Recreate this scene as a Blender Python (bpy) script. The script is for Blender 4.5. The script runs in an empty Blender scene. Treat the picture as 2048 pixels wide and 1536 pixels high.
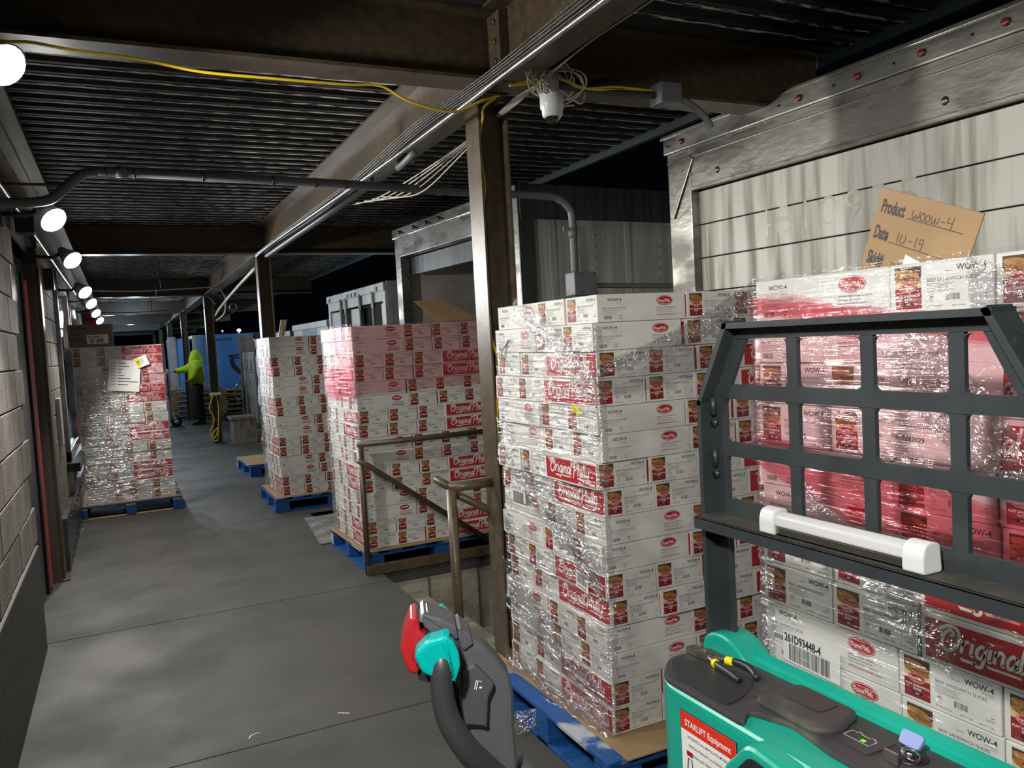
import bpy, bmesh, math, random
from mathutils import Vector, Matrix, noise
random.seed(7)
PI = math.pi
S = bpy.context.scene
col = S.collection

# ------------------------------------------------------------------ camera, world, exposure
cam_d = bpy.data.cameras.new('camera'); cam = bpy.data.objects.new('camera', cam_d); col.objects.link(cam)
cam_d.sensor_fit = 'HORIZONTAL'; cam_d.sensor_width = 36; cam_d.lens = 28.52; cam_d.clip_start = .02; cam_d.clip_end = 300
rx = Vector((.8994, -.4352, -.0548)).normalized()
ry = Vector((.0737, .0276, .9969)); ry = (ry - rx*ry.dot(rx)).normalized()
rz = rx.cross(ry)
cam.matrix_world = Matrix(((rx.x, ry.x, rz.x, 0), (rx.y, ry.y, rz.y, 0), (rx.z, ry.z, rz.z, 1.65), (0, 0, 0, 1)))
cam_d.dof.use_dof = False
S.camera = cam
W = bpy.data.worlds.new('night'); S.world = W; W.use_nodes = True
W.node_tree.nodes['Background'].inputs[0].default_value = (.012, .016, .028, 1)
W.node_tree.nodes['Background'].inputs[1].default_value = .05
S.view_settings.view_transform = 'Standard'; S.view_settings.look = 'None'
S.view_settings.gamma = 1; S.view_settings.use_curve_mapping = False
S.view_settings.exposure = 0.0
S.cycles.transparent_max_bounces = 24
S.cycles.max_bounces = 6
LAMP_W = 17.0        # watts of each wall flood lamp
NEAR_W = 33.0        # the flood lamp on the wall beside the camera
LAMP_COL = (1.0, .97, .90)

# ------------------------------------------------------------------ materials
MATS = {}
def mat(name, c, rough=.6, metal=0, c2=None, scale=8, bump=0, bscale=30, stretch=(1, 1, 1), emit=0, lo=.35, hi=.65, detail=6, coat=0, spec=.5, ecol=None, rvar=0):
    if name in MATS: return MATS[name]
    m = bpy.data.materials.new(name); m.use_nodes = True; nt = m.node_tree; N = nt.nodes; K = nt.links
    b = N['Principled BSDF']; b.inputs['Base Color'].default_value = (*c, 1)
    b.inputs['Roughness'].default_value = rough; b.inputs['Metallic'].default_value = metal
    b.inputs['Coat Weight'].default_value = coat; b.inputs['Specular IOR Level'].default_value = spec
    if emit:
        b.inputs['Emission Color'].default_value = (*(ecol or c), 1); b.inputs['Emission Strength'].default_value = emit
    if c2 or bump or rvar:
        tc = N.new('ShaderNodeTexCoord'); mp = N.new('ShaderNodeMapping'); mp.inputs['Scale'].default_value = stretch
        K.new(tc.outputs['Object'], mp.inputs[0])
        if c2 or rvar:
            n = N.new('ShaderNodeTexNoise'); n.inputs['Scale'].default_value = scale; n.inputs['Detail'].default_value = detail
            K.new(mp.outputs[0], n.inputs['Vector'])
            r = N.new('ShaderNodeMapRange'); r.inputs[1].default_value = lo; r.inputs[2].default_value = hi
            K.new(n.outputs[0], r.inputs[0])
        if c2:
            x = N.new('ShaderNodeMix'); x.data_type = 'RGBA'; x.inputs[6].default_value = (*c, 1); x.inputs[7].default_value = (*c2, 1)
            K.new(r.outputs[0], x.inputs[0]); K.new(x.outputs[2], b.inputs['Base Color'])
        if rvar:
            r2 = N.new('ShaderNodeMapRange'); r2.inputs[3].default_value = rough; r2.inputs[4].default_value = rough+rvar
            K.new(r.outputs[0], r2.inputs[0]); K.new(r2.outputs[0], b.inputs['Roughness'])
        if bump:
            n2 = N.new('ShaderNodeTexNoise'); n2.inputs['Scale'].default_value = bscale; n2.inputs['Detail'].default_value = 4
            K.new(mp.outputs[0], n2.inputs['Vector'])
            bp = N.new('ShaderNodeBump'); bp.inputs['Strength'].default_value = bump; bp.inputs['Distance'].default_value = .01
            K.new(n2.outputs[0], bp.inputs['Height']); K.new(bp.outputs[0], b.inputs['Normal'])
    MATS[name] = m; return m

CONC = mat('concrete', (.082, .080, .072), .55, c2=(.055, .054, .050), scale=1.7, bump=.16, bscale=70, detail=12, rvar=.2)
CONC2 = mat('concrete_old', (.42, .39, .31), .85, c2=(.22, .20, .16), scale=5, bump=.5, bscale=28)
BLOCK = mat('block_paint', (.33, .29, .25), .75, c2=(.19, .165, .145), scale=3.5, bump=.35, bscale=70)
MORTAR = mat('mortar', (.10, .09, .08), .9)
BROWN = mat('brown_paint', (.105, .076, .046), .33, c2=(.065, .048, .030), scale=20, bump=.10, bscale=220)
RAILP = mat('olive_brown_paint', (.11, .08, .045), .35, c2=(.07, .052, .03), scale=14, bump=.15, bscale=90)
DGREY = mat('dark_grey_steel', (.035, .042, .046), .38, c2=(.026, .031, .034), scale=9, bump=.03, bscale=120)
GALV = mat('galvanised_plate', (.42, .44, .46), .4, .35, c2=(.20, .21, .22), scale=6, bump=.15, bscale=30)
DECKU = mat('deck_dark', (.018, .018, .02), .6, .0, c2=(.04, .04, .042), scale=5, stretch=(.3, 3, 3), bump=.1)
DECKL = mat('deck_peeling_lit', (.70, .70, .66), .5, .0, c2=(.025, .025, .026), scale=9, stretch=(1.1, 6, 1), lo=.47, hi=.53, bump=.6, bscale=30)  # white peeling paint, with lamplight on the ribs put into its tone
STEEL = mat('bright_conduit', (.62, .63, .64), .25, .9, c2=(.40, .40, .41), scale=12)
PVC = mat('grey_pvc', (.14, .15, .16), .45)
BLACKP = mat('black_plastic', (.018, .018, .02), .4)
WHITEC = mat('white_cable', (.52, .49, .42), .5)
YELC = mat('yellow_cable', (.72, .50, .02), .45)
GREYD = mat('charcoal_plastic', (.060, .062, .070), .42, bump=.02, bscale=400)
GREYD2 = mat('black_rubbery_plastic', (.03, .031, .034), .34, bump=.02, bscale=300)
PANEL = mat('panel_plastic', (.045, .045, .047), .5, c2=(.12, .11, .09), scale=9, lo=.55, hi=.75, bump=.04, bscale=300)
TEAL = mat('teal_plastic', (.002, .30, .22), .32, c2=(.01, .36, .265), scale=6, bump=.03, bscale=200)
TEAL2 = mat('teal_switch', (.0, .29, .27), .28)
REDP = mat('red_plastic', (.30, .012, .016), .3)
WHITEP = mat('white_plastic', (.60, .61, .62), .35)
CARD = mat('kraft_cardboard', (.36, .235, .125), .8, c2=(.31, .20, .105), scale=6, bump=.06, bscale=60)
BOXW = mat('white_carton', (.74, .735, .70), .62, c2=(.66, .655, .62), scale=7, stretch=(1, 1, 4), bump=.10, bscale=22)
INK = mat('black_ink', (.035, .035, .04), .6)
INKG = mat('grey_ink', (.22, .22, .23), .6)
REDI = mat('red_ink', (.44, .012, .018), .45)
DREDI = mat('dark_red_ink', (.27, .012, .017), .45)
WHI = mat('white_ink', (.80, .78, .76), .5)
CREAM = mat('cream_print', (.68, .52, .30), .5)
DBROWN = mat('dark_brown_print', (.05, .025, .015), .5, c2=(.09, .045, .02), scale=60)
BUN = mat('bun_print', (.48, .23, .06), .5, c2=(.28, .12, .03), scale=70)
MEAT = mat('meat_print', (.16, .055, .02), .5, c2=(.36, .17, .06), scale=160, lo=.45, hi=.58)
BLUEW = mat('blue_painted_wood', (.003, .05, .20), .55, c2=(.01, .10, .32), scale=7, stretch=(1, 6, 6), bump=.3, bscale=30)
BLUEW2 = mat('scuffed_blue_wood', (.004, .08, .30), .5, c2=(.42, .47, .50), scale=5, lo=.56, hi=.64, bump=.3, bscale=30)
WOOD = mat('raw_wood', (.48, .32, .16), .8, c2=(.30, .19, .09), scale=6, stretch=(1, 8, 8), bump=.3, bscale=30)
WOODG = mat('grey_timber', (.24, .20, .15), .85, c2=(.12, .10, .075), scale=5, stretch=(5, 5, 1), bump=.5, bscale=25)
BLACKV = mat('black_void', (.006, .006, .007), .9)
ALU = mat('brushed_aluminium', (.36, .35, .32), .26, .95, c2=(.16, .155, .14), scale=2.2, bump=.12, bscale=14, stretch=(1, 1, 2.2), rvar=.22, lo=.4, hi=.62)
TDOOR = mat('dirty_white_door', (.58, .57, .52), .36, c2=(.26, .24, .195), scale=2.6, stretch=(6, 6, .45), lo=.44, hi=.70, bump=.12, bscale=9, rvar=.2)
TSIDE = mat('weathered_trailer_side', (.60, .61, .58), .5, c2=(.36, .37, .35), scale=1.8, stretch=(6, 6, .35), bump=.3, bscale=9, lo=.35, hi=.7)
TDARK = mat('dark_trailer_rail', (.075, .08, .085), .4, .4, c2=(.14, .145, .15), scale=3, stretch=(9, 9, .4), bump=.2)
TWHITE = mat('trailer_white', (.46, .47, .46), .45, c2=(.30, .30, .29), scale=2, stretch=(3, 3, .6))
TIN = mat('trailer_inside', (.60, .58, .54), .55, c2=(.18, .17, .15), scale=1.6, lo=.42, hi=.7)
TBLUE = mat('light_blue_truck', (.10, .30, .72), .4, c2=(.12, .34, .78), scale=.8)
MRED = mat('marker_red', (.14, .02, .02), .25)
REDG = mat('red_guard_paint', (.52, .055, .04), .45, c2=(.36, .04, .03), scale=3, bump=.1)
GLASSD = mat('dark_glass', (.012, .02, .022), .08)
HIVIS = mat('hi_vis_fabric', (.50, .72, .01), .75, c2=(.40, .60, .01), scale=9, bump=.5, bscale=14)
PANTS = mat('dark_work_pants', (.018, .02, .026), .8, bump=.5, bscale=14)
SKIN = mat('dark_face', (.12, .07, .05), .6)
PAPER = mat('white_paper', (.78, .78, .76), .55)
PAPERP = mat('pink_seen_paper', (.80, .70, .70), .55)
YLAB = mat('yellow_label', (.78, .70, .0), .5)
GREENL = mat('green_indicator', (.1, .9, .0), .4, emit=1.6)
LAMPM = mat('lamp_lens', (1, 1, 1), .5, emit=60, ecol=(1, .98, .93))
PLIER = mat('plier_steel', (.30, .28, .24), .4, .8, c2=(.16, .15, .13), scale=60)
KEYB = mat('blue_key', (.22, .27, .55), .35)
SILV = mat('polished_metal', (.7, .7, .68), .18, 1)
DIRT = mat('dusty_steel', (.055, .052, .046), .6, c2=(.03, .03, .028), scale=12, bump=.2)
TUBE = mat('tube_diffuser', (.50, .50, .51), .25, bump=.02)

def film_mat(name, tint, gloss=.20, haze=.06, hazec=(.8, .8, .82), bs=1.0, fine=130, ang=0.0, crinkle=1.0, dist=.014):
    m = bpy.data.materials.new(name); m.use_nodes = True; nt = m.node_tree; N = nt.nodes; K = nt.links
    N.remove(N['Principled BSDF']); out = N['Material Output']
    tc = N.new('ShaderNodeTexCoord'); mp = N.new('ShaderNodeMapping')
    mp.inputs['Scale'].default_value = (3, 3, fine); mp.inputs['Rotation'].default_value = (ang, ang, 0)
    K.new(tc.outputs['Object'], mp.inputs[0])
    n1 = N.new('ShaderNodeTexNoise'); n1.inputs['Scale'].default_value = 1; n1.inputs['Detail'].default_value = 3; K.new(mp.outputs[0], n1.inputs[0])
    n2 = N.new('ShaderNodeTexNoise'); n2.inputs['Scale'].default_value = 22; n2.inputs['Detail'].default_value = 3; n2.inputs['Distortion'].default_value = 1.2; K.new(tc.outputs['Object'], n2.inputs[0])
    ad = N.new('ShaderNodeMath'); ad.operation = 'ADD'; K.new(n1.outputs[0], ad.inputs[0])
    n3 = N.new('ShaderNodeTexNoise'); n3.inputs['Scale'].default_value = 4.5; n3.inputs['Detail'].default_value = 2; K.new(tc.outputs['Object'], n3.inputs[0])
    mr = N.new('ShaderNodeMapRange'); mr.inputs[1].default_value = .45; mr.inputs[2].default_value = .62; mr.inputs[3].default_value = .12*crinkle if crinkle < 1 else 1; mr.inputs[4].default_value = crinkle; K.new(n3.outputs[0], mr.inputs[0])
    ml = N.new('ShaderNodeMath'); ml.operation = 'MULTIPLY'; K.new(n2.outputs[0], ml.inputs[0]); K.new(mr.outputs[0], ml.inputs[1]); K.new(ml.outputs[0], ad.inputs[1])
    bp = N.new('ShaderNodeBump'); bp.inputs['Strength'].default_value = bs; bp.inputs['Distance'].default_value = dist; K.new(ad.outputs[0], bp.inputs['Height'])
    tr = N.new('ShaderNodeBsdfTransparent'); tr.inputs[0].default_value = (*tint, 1)
    gl = N.new('ShaderNodeBsdfGlossy'); gl.inputs['Roughness'].default_value = .16; gl.inputs['Color'].default_value = (1, 1, 1, 1); K.new(bp.outputs[0], gl.inputs['Normal'])
    df = N.new('ShaderNodeBsdfDiffuse'); df.inputs[0].default_value = (*hazec, 1)
    m1 = N.new('ShaderNodeMixShader'); K.new(tr.outputs[0], m1.inputs[1]); K.new(df.outputs[0], m1.inputs[2])
    hz = N.new('ShaderNodeMapRange'); hz.inputs[1].default_value = .42; hz.inputs[2].default_value = .72; hz.inputs[3].default_value = haze*.3; hz.inputs[4].default_value = min(.9, haze*3)
    K.new(n1.outputs[0], hz.inputs[0]); K.new(hz.outputs[0], m1.inputs[0])
    m2 = N.new('ShaderNodeMixShader'); m2.inputs[0].default_value = gloss; K.new(m1.outputs[0], m2.inputs[1]); K.new(gl.outputs[0], m2.inputs[2])
    K.new(m2.outputs[0], out.inputs[0]); return m
FILM = film_mat('clear_stretch_film', (.955, .955, .965), .17, .015, fine=60, crinkle=.6, dist=.022)
FILMC = film_mat('crumpled_stretch_film', (.93, .93, .94), .30, .03, fine=30, dist=.035)
FILML = film_mat('light_stretch_film', (.97, .97, .97), .045, .008, fine=70, crinkle=.2)
FILMS = film_mat('streaky_stretch_film', (.965, .965, .97), .085, .010, fine=75, crinkle=.3)
FILMP = film_mat('pink_stretch_film', (.97, .76, .79), .08, .012, hazec=(.85, .5, .53), fine=55, crinkle=.25)
FILMR = film_mat('rose_stretch_film', (.95, .55, .60), .08, .03, hazec=(.75, .25, .3), fine=55, crinkle=.2)

# ------------------------------------------------------------------ mesh builder
class MB:
    def __init__(s): s.v = []; s.f = []; s.m = []; s.mats = []; s.T = Matrix(); s.sm = []
    def mi(s, m):
        if m not in s.mats: s.mats.append(m)
        return s.mats.index(m)
    def raw(s, vs, fs, m, smooth=False):
        o = len(s.v); T = s.T
        s.v += [T @ Vector(v) for v in vs]; k = s.mi(m)
        for f in fs: s.f.append([i+o for i in f]); s.m.append(k); s.sm.append(smooth)
    def box(s, a, b, m):
        x0, y0, z0 = a; x1, y1, z1 = b
        s.raw([(x0,y0,z0),(x1,y0,z0),(x1,y1,z0),(x0,y1,z0),(x0,y0,z1),(x1,y0,z1),(x1,y1,z1),(x0,y1,z1)],
              [(0,3,2,1),(4,5,6,7),(0,1,5,4),(1,2,6,5),(2,3,7,6),(3,0,4,7)], m)
    def poly(s, pts, m): s.raw(pts, [tuple(range(len(pts)))], m)
    def rect(s, x0, y0, x1, y1, z, m): s.poly([(x0,y0,z),(x1,y0,z),(x1,y1,z),(x0,y1,z)], m)
    def ell(s, cx, cy, rx_, ry_, z, m, n=24, a=0):
        s.poly([(cx+rx_*math.cos(t)*math.cos(a)-ry_*math.sin(t)*math.sin(a), cy+rx_*math.cos(t)*math.sin(a)+ry_*math.sin(t)*math.cos(a), z) for t in (2*PI*i/n for i in range(n))], m)
    def rim(s, cx, cy, rx_, ry_, w, z, m, n=24):
        vs = []; fs = []
        for i in range(n):
            t = 2*PI*i/n; vs += [(cx+rx_*math.cos(t), cy+ry_*math.sin(t), z), (cx+(rx_-w)*math.cos(t), cy+(ry_-w)*math.sin(t), z)]
        for i in range(n):
            j = (i+1) % n; fs.append((2*i, 2*j, 2*j+1, 2*i+1))
        s.raw(vs, fs, m)
    def ribbon(s, pts, w, z, m):
        vs = []; fs = []; n = len(pts)
        for i, p in enumerate(pts):
            a = pts[max(0, i-1)]; b = pts[min(n-1, i+1)]
            dx, dy = b[0]-a[0], b[1]-a[1]; l = math.hypot(dx, dy) or 1
            nx, ny = -dy/l*w/2, dx/l*w/2
            vs += [(p[0]+nx, p[1]+ny, z), (p[0]-nx, p[1]-ny, z)]
            if i: fs.append((2*i-2, 2*i-1, 2*i+1, 2*i))
        s.raw(vs, fs, m)
    def tube(s, pts, r, m, n=8, closed_ends=True):
        pts = [Vector(p) for p in pts]; vs = []; fs = []; up = None
        rr = r if isinstance(r, (list, tuple)) else [r]*len(pts)
        for i, p in enumerate(pts):
            d = (pts[min(i+1, len(pts)-1)] - pts[max(i-1, 0)])
            d = d.normalized() if d.length > 1e-9 else Vector((0, 0, 1))
            if up is None: up = d.orthogonal().normalized()
            up = (up - d*up.dot(d)); up = up.normalized() if up.length > 1e-6 else d.orthogonal().normalized()
            sd = d.cross(up)
            for k in range(n):
                t = 2*PI*k/n; vs.append(p + (up*math.cos(t)+sd*math.sin(t))*rr[i])
            if i:
                for k in range(n):
                    fs.append(((i-1)*n+k, (i-1)*n+(k+1) % n, i*n+(k+1) % n, i*n+k))
        if closed_ends: fs += [tuple(reversed(range(n))), tuple(range((len(pts)-1)*n, len(pts)*n))]
        s.raw(vs, fs, m, True)
    def prism(s, pts, axis, a, b, m):
        # pts: 2-D outline in the plane across axis; extruded from a to b
        def P(p, t): return {'x': (t, p[0], p[1]), 'y': (p[0], t, p[1]), 'z': (p[0], p[1], t)}[axis]
        n = len(pts); vs = [P(p, a) for p in pts] + [P(p, b) for p in pts]
        s.raw(vs, [tuple(range(n)), tuple(reversed(range(n, 2*n)))] + [(i, i+n, (i+1) % n+n, (i+1) % n) for i in range(n)], m)
    def text(s, t, x, y, h, m, z=0, wscale=1.0, bold=0.0, shear=0, align='LEFT', sp=1.0, res=None):
        for vs, fs in [text_geo(t, bold, shear, align, sp, res or (3 if h > .010 else (2 if h > .0042 else 1)))]:
            s.raw([(x+v[0]*h*wscale*1.4, y+v[1]*h*1.4, z) for v in vs], fs, m)
    def mesh(s, name):
        me = bpy.data.meshes.new(name); me.from_pydata([tuple(v) for v in s.v], [], s.f)
        for m in s.mats: me.materials.append(m)
        me.polygons.foreach_set('material_index', s.m); me.polygons.foreach_set('use_smooth', s.sm); me.update()
        return me
    def build(s, name, parent=None, bevel=0, seg=2, fix=True):
        me = s.mesh(name)
        if bevel or fix:
            bm = bmesh.new(); bm.from_mesh(me)
            if fix: bmesh.ops.recalc_face_normals(bm, faces=bm.faces)
            if bevel:
                es = [e for e in bm.edges if len(e.link_faces) == 2 and e.calc_face_angle(0) > .5]
                bmesh.ops.bevel(bm, geom=es, offset=bevel, segments=seg, affect='EDGES', profile=.6)
            bm.to_mesh(me); bm.free()
        o = bpy.data.objects.new(name, me); col.objects.link(o)
        if parent: o.parent = parent
        return o
_tc = {}
def text_geo(t, bold, shear, align, sp, res=2):
    k = (t, bold, shear, align, sp, res)
    if k not in _tc:
        c = bpy.data.curves.new('t', 'FONT'); c.body = t; c.resolution_u = res; c.offset = bold; c.shear = shear; c.align_x = align; c.size = 1; c.space_character = sp
        c.fill_mode = 'FRONT'
        o = bpy.data.objects.new('t', c); col.objects.link(o)
        bpy.context.view_layer.update()
        me = o.evaluated_get(bpy.context.evaluated_depsgraph_get()).to_mesh()
        _tc[k] = ([tuple(v.co) for v in me.vertices], [tuple(p.vertices) for p in me.polygons])
        bpy.data.objects.remove(o); bpy.data.curves.remove(c)
    return _tc[k]
def frame(o, ux, uy):
    ux = Vector(ux).normalized(); uy = Vector(uy); uy = (uy-ux*uy.dot(ux)).normalized(); uz = ux.cross(uy)
    M = Matrix((ux, uy, uz)).transposed().to_4x4(); M.translation = Vector(o); return M
def tag(o, label=None, cat=None, group=None, kind=None):
    if label: o['label'] = label
    if cat: o['category'] = cat
    if group: o['group'] = group
    if kind: o['kind'] = kind
    return o
def thing(name, label, cat, loc=(0, 0, 0), rz_=0, group=None):
    o = bpy.data.objects.new(name, None); col.objects.link(o); o.location = loc; o.rotation_euler = (0, 0, rz_); o.empty_display_size = .1
    return tag(o, label, cat, group)
def struct(o): o['kind'] = 'structure'; return o
def one(name, mb, label, cat, group=None, bevel=0, kind=None): return tag(mb.build(name, None, bevel), label, cat, group, kind)
def smooth_pts(p, n=6):
    p = [Vector(q) for q in p]; out = []
    for i in range(len(p)-1):
        a = p[max(i-1, 0)]; b = p[i]; c = p[i+1]; d = p[min(i+2, len(p)-1)]
        for k in range(n):
            t = k/n; out.append(.5*((2*b)+(c-a)*t+(2*a-5*b+4*c-d)*t*t+(3*b-a-3*c+d)*t**3))
    out.append(p[-1]); return out
def link_copy(src, name, parent, loc=None, M=None):
    o = src.copy(); o.name = name; col.objects.link(o); o.parent = parent
    if loc: o.location = loc
    if M: o.matrix_local = M
    return o
def copy_tree(o, parent=None):
    c = o.copy(); col.objects.link(c); c.parent = parent
    for ch in list(o.children): copy_tree(ch, c)
    return c

# ================================================================== THE SETTING
PX0, PY0, PY1, DX = 1.60, 3.60, 5.70, 2.95      # stair pit edges, dock edge
b = MB(); b.box((-.75, -2.5, -.16), (PX0-.02, 60, -.10), CONC2); b.box((PX0-.02, -2.5, -.16), (DX-.02, PY0-.05, -.1), CONC2); b.box((PX0-.02, PY1+.05, -.16), (DX-.02, 60, -.1), CONC2)
floor = struct(b.build('floor'))
ys = [-2.5, -.2, 1.95, 3.495, 5.46, 8.2, 11.4, 14.6, 18, 22, 27, 33, 40, 60]
def slab(x0, x1, y0, y1, tilt=0):
    q = MB(); g = .004
    q.box((x0+g, y0+g, -.1), (x1-g, y1-g, 0), CONC); o = q.build('slab', floor, bevel=.004); return o
for i in range(len(ys)-1):
    slab(-.62, PX0, ys[i], ys[i+1])
    if ys[i+1] <= 3.5: slab(PX0, DX, ys[i], min(ys[i+1], PY0))
    if ys[i] > 5.4: slab(PX0, DX, max(ys[i], PY1), ys[i+1])
slab(PX0, DX, PY1, ys[5]) if False else None
q = MB(); q.box((PX0+.004, PY1, -.1), (DX-.004, ys[5]-.004, 0), CONC); q.build('slab', floor, bevel=.004)
# pit walls and steps
b = MB(); b.box((PX0-.02, PY1, -1.25), (DX, PY1+.12, -.1), CONC2); b.box((PX0-.02, PY0-.12, -1.25), (DX, PY0, -.1), CONC2); b.box((PX0-.12, PY0, -1.25), (PX0, PY1, -.1), CONC2)
b.box((PX0, PY1-.012, -.62), (DX, PY1, -.608), MORTAR)
for xx in (1.95, 2.35, 2.6): b.box((xx, PY1-.008, -1.2), (xx+.012, PY1, -.1), MORTAR)
struct(b.build('trim_1', floor))
st = thing('concrete_stairs', 'worn concrete steps going down from the dock between the two railings', 'stairs', (PX0, PY0, 0))
for i in range(6):
    q = MB(); q.box((i*.27, .0, -.19*(i+2)), (i*.27+.30, PY1-PY0, -.19*(i+1)+.0), CONC2); q.build('step', st, bevel=.012)
b = MB(); b.box((-8, -12, -1.4), (60, 80, -1.25), mat('asphalt', (.03, .03, .032), .8, c2=(.05, .05, .05), bump=.3, bscale=60)); struct(b.build('yard_ground'))
b = MB(); b.box((DX-.02, -2.5, -1.25), (DX, PY0, -.02), CONC2); b.box((DX-.02, PY1, -1.25), (DX, 60, -.02), CONC2); struct(b.build('trim_2', floor))

# left wall: blocks laid as pieces on a backing
XW = -.512
b = MB(); b.box((XW-.30, -2.5, -.1), (XW-.012, 5.42, 3.2), MORTAR); b.box((XW-.30, 5.42, 2.42), (XW-.012, 6.92, 3.2), MORTAR); b.box((XW-.30, 6.92, -.1), (XW-.012, 60, 3.2), MORTAR)
wall = struct(b.build('wall_left'))
q = MB(); q.box((-.012, .004, .004), (.002, .402, .196), BLOCK); blk = q.build('block', wall, bevel=.004); first = True
n = 0
for r in range(14):
    z = .42 + r*.2
    y = 1.6 + (r % 2)*.203
    while y < 12.5 and n < 299:
        if not (5.2 < y < 6.95 and z < 2.5) and not (8.4 < y < 10.3 and .5 < z < 2.5):
            M = Matrix.Translation((XW-.001+random.uniform(-.002, .002), y, z))
            if first: blk.matrix_local = M; first = False
            else: link_copy(blk, 'block', wall, M=M)
            n += 1
        y += .406
q = MB()
for r in range(14):
    y = 12.6 + (r % 2)*.2
    while y < 40: q.box((XW-.012, y+.004, .424+r*.2), (XW, y+.402, .616+r*.2), BLOCK); y += .406
tag(q.build('far_blocks', wall), kind='stuff')
b = MB(); b.box((XW-.05, -2.5, 0), (-.50, 5.36, .61), DIRT); b.prism([(XW-.05, .61), (-.50, .61), (XW-.0, .615), (XW-.05, .615)], 'y', -2.5, 5.3, DIRT)
struct(b.build('baseboard_left', bevel=.006))
b = MB(); b.box((XW-.05, 7.25, 0), (-.47, 14, .42), mat('worn_kick_plate', (.16, .17, .18), .35, .6, c2=(.09, .09, .1), scale=5))
for i in range(22):
    yy = 7.5+i*.3
    for zz in (.08, .34): b.tube([(-.475, yy, zz), (-.462, yy, zz)], .012, DGREY, 6)
struct(b.build('baseboard_left_far'))
# first dock door: frame, leaf, red guard, dark post
dr = bpy.data.objects.new('door_1', None); col.objects.link(dr); struct(dr)
b = MB(); b.box((XW-.12, 5.44, 0), (XW-.08, 6.9, 2.4), DGREY); b.build('door_leaf', dr, .004)
b = MB(); b.box((XW-.14, 5.36, .0), (-.53, 5.50, 2.55), BROWN); b.box((XW-.14, 5.36, 2.42), (-.53, 6.98, 2.6), BROWN); b.build('door_frame', dr, .006)
b = MB(); b.box((XW-.06, 6.62, 0), (-.585, 6.70, 2.3), DGREY); b.box((XW-.06, 6.84, 0), (-.59, 6.88, 2.3), DGREY); b.build('guard_channel', dr, .004)
b = MB(); b.prism([(-.64, 6.70), (-.575, 6.71), (-.56, 6.76), (-.575, 6.82), (-.64, 6.83)], 'z', .02, 2.25, REDG); o = one('door_edge_guard', b, 'long red plastic guard strip standing beside the dark post at the first doorway', 'guard', bevel=.006)
b = MB(); b.box((-.66, 6.98, 0), (-.50, 6.99, 2.9), BROWN); b.box((-.66, 7.15, 0), (-.50, 7.16, 2.9), BROWN); b.box((-.66, 6.99, 0), (-.65, 7.15, 2.9), BROWN); b.box((-.505, 6.985, 0), (-.495, 7.155, 2.9), BROWN); b.box((-.66, 6.94, 0), (-.46, 7.22, .012), BROWN)
one('wall_post', b, 'dark brown steel post against the left block wall, right of the red strip', 'post', bevel=.003)
# second opening: window with dark glass
wn = bpy.data.objects.new('window_1', None); col.objects.link(wn); struct(wn)
b = MB()
for a_ in ((8.55, .72, 8.66, 2.5), (10.2, .72, 10.31, 2.5), (8.55, 2.38, 10.31, 2.5), (8.55, .72, 10.31, .82)): b.box((XW-.02, a_[0], a_[1]), (-.475, a_[2], a_[3]), GALV)
b.build('window_frame', wn, .004)
b = MB(); b.box((XW-.01, 8.66, .82), (XW+.004, 10.2, 2.38), GLASSD); b.build('pane', wn)
b = MB(); b.box((XW, 8.45, .64), (-.40, 10.4, .72), DGREY); b.build('window_sill', wn, .006)
b = MB(); b.box((XW, 7.75, .95), (XW+.03, 7.95, 1.35), WHITEP); one('notice_board', b, 'narrow pale panel on the block wall before the window', 'sign', bevel=.003)
d2 = bpy.data.objects.new('door_2', None); col.objects.link(d2); struct(d2)
b = MB(); b.box((XW-.1, 10.9, 0), (-.49, 11.05, 2.5), REDG); b.box((XW-.1, 12.9, 0), (-.49, 13.05, 2.5), REDG); b.box((XW-.1, 10.9, 2.4), (-.49, 13.05, 2.55), GALV); b.build('door_frame', d2)
for i in range(12):
    b = MB(); y0 = 11.07+i*.153; b.prism([(XW+.02, y0), (XW+.03, y0+.07), (XW+.02, y0+.147), (XW+.012, y0+.147), (XW+.022, y0+.07), (XW+.012, y0)], 'z', .1, 2.4, mat('strip_curtain', (.30, .42, .45), .15, coat=.5)); b.build('curtain_strip', d2)
b = MB(); b.prism([(-.56, 15.2), (-.30, 15.25), (-.30, 15.35), (-.56, 15.4)], 'z', 1.6, 2.5, mat('red_banner', (.62, .02, .05), .6)); one('red_banner', b, 'crimson banner hanging on the left wall below the far lamps', 'banner')
b = MB(); b.box((-.62, 1.4, 2.6), (-.40, 60, 2.72), BROWN); b.box((-.42, -2, 2.73), (-.41, 60, 3.03), BROWN); b.box((-.52, -2, 2.73), (-.33, 60, 2.742), BROWN); struct(b.build('trim_3'))

# canopy: ceiling skin, corrugated deck panels, steel beams
b = MB(); b.box((-.9, -2.5, 3.075), (3.45, 60, 3.10), BROWN); ceil = struct(b.build('ceiling'))
def deck_mesh():
    q = MB(); p = .1524
    for i in range(6):
        y = i*p
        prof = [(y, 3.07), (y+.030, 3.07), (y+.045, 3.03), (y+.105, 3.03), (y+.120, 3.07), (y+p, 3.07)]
        # wide dark pan below, narrow peeling ridge between, coloured bright as if lamplit
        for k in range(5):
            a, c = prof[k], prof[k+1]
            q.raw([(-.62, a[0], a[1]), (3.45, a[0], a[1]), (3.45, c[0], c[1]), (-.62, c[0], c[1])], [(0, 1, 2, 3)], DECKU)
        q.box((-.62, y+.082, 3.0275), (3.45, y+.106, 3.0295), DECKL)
    return q
o0 = None
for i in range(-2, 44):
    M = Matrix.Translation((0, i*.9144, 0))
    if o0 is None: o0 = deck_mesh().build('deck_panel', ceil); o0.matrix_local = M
    else: link_copy(o0, 'deck_panel', ceil, M=M)
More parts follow.
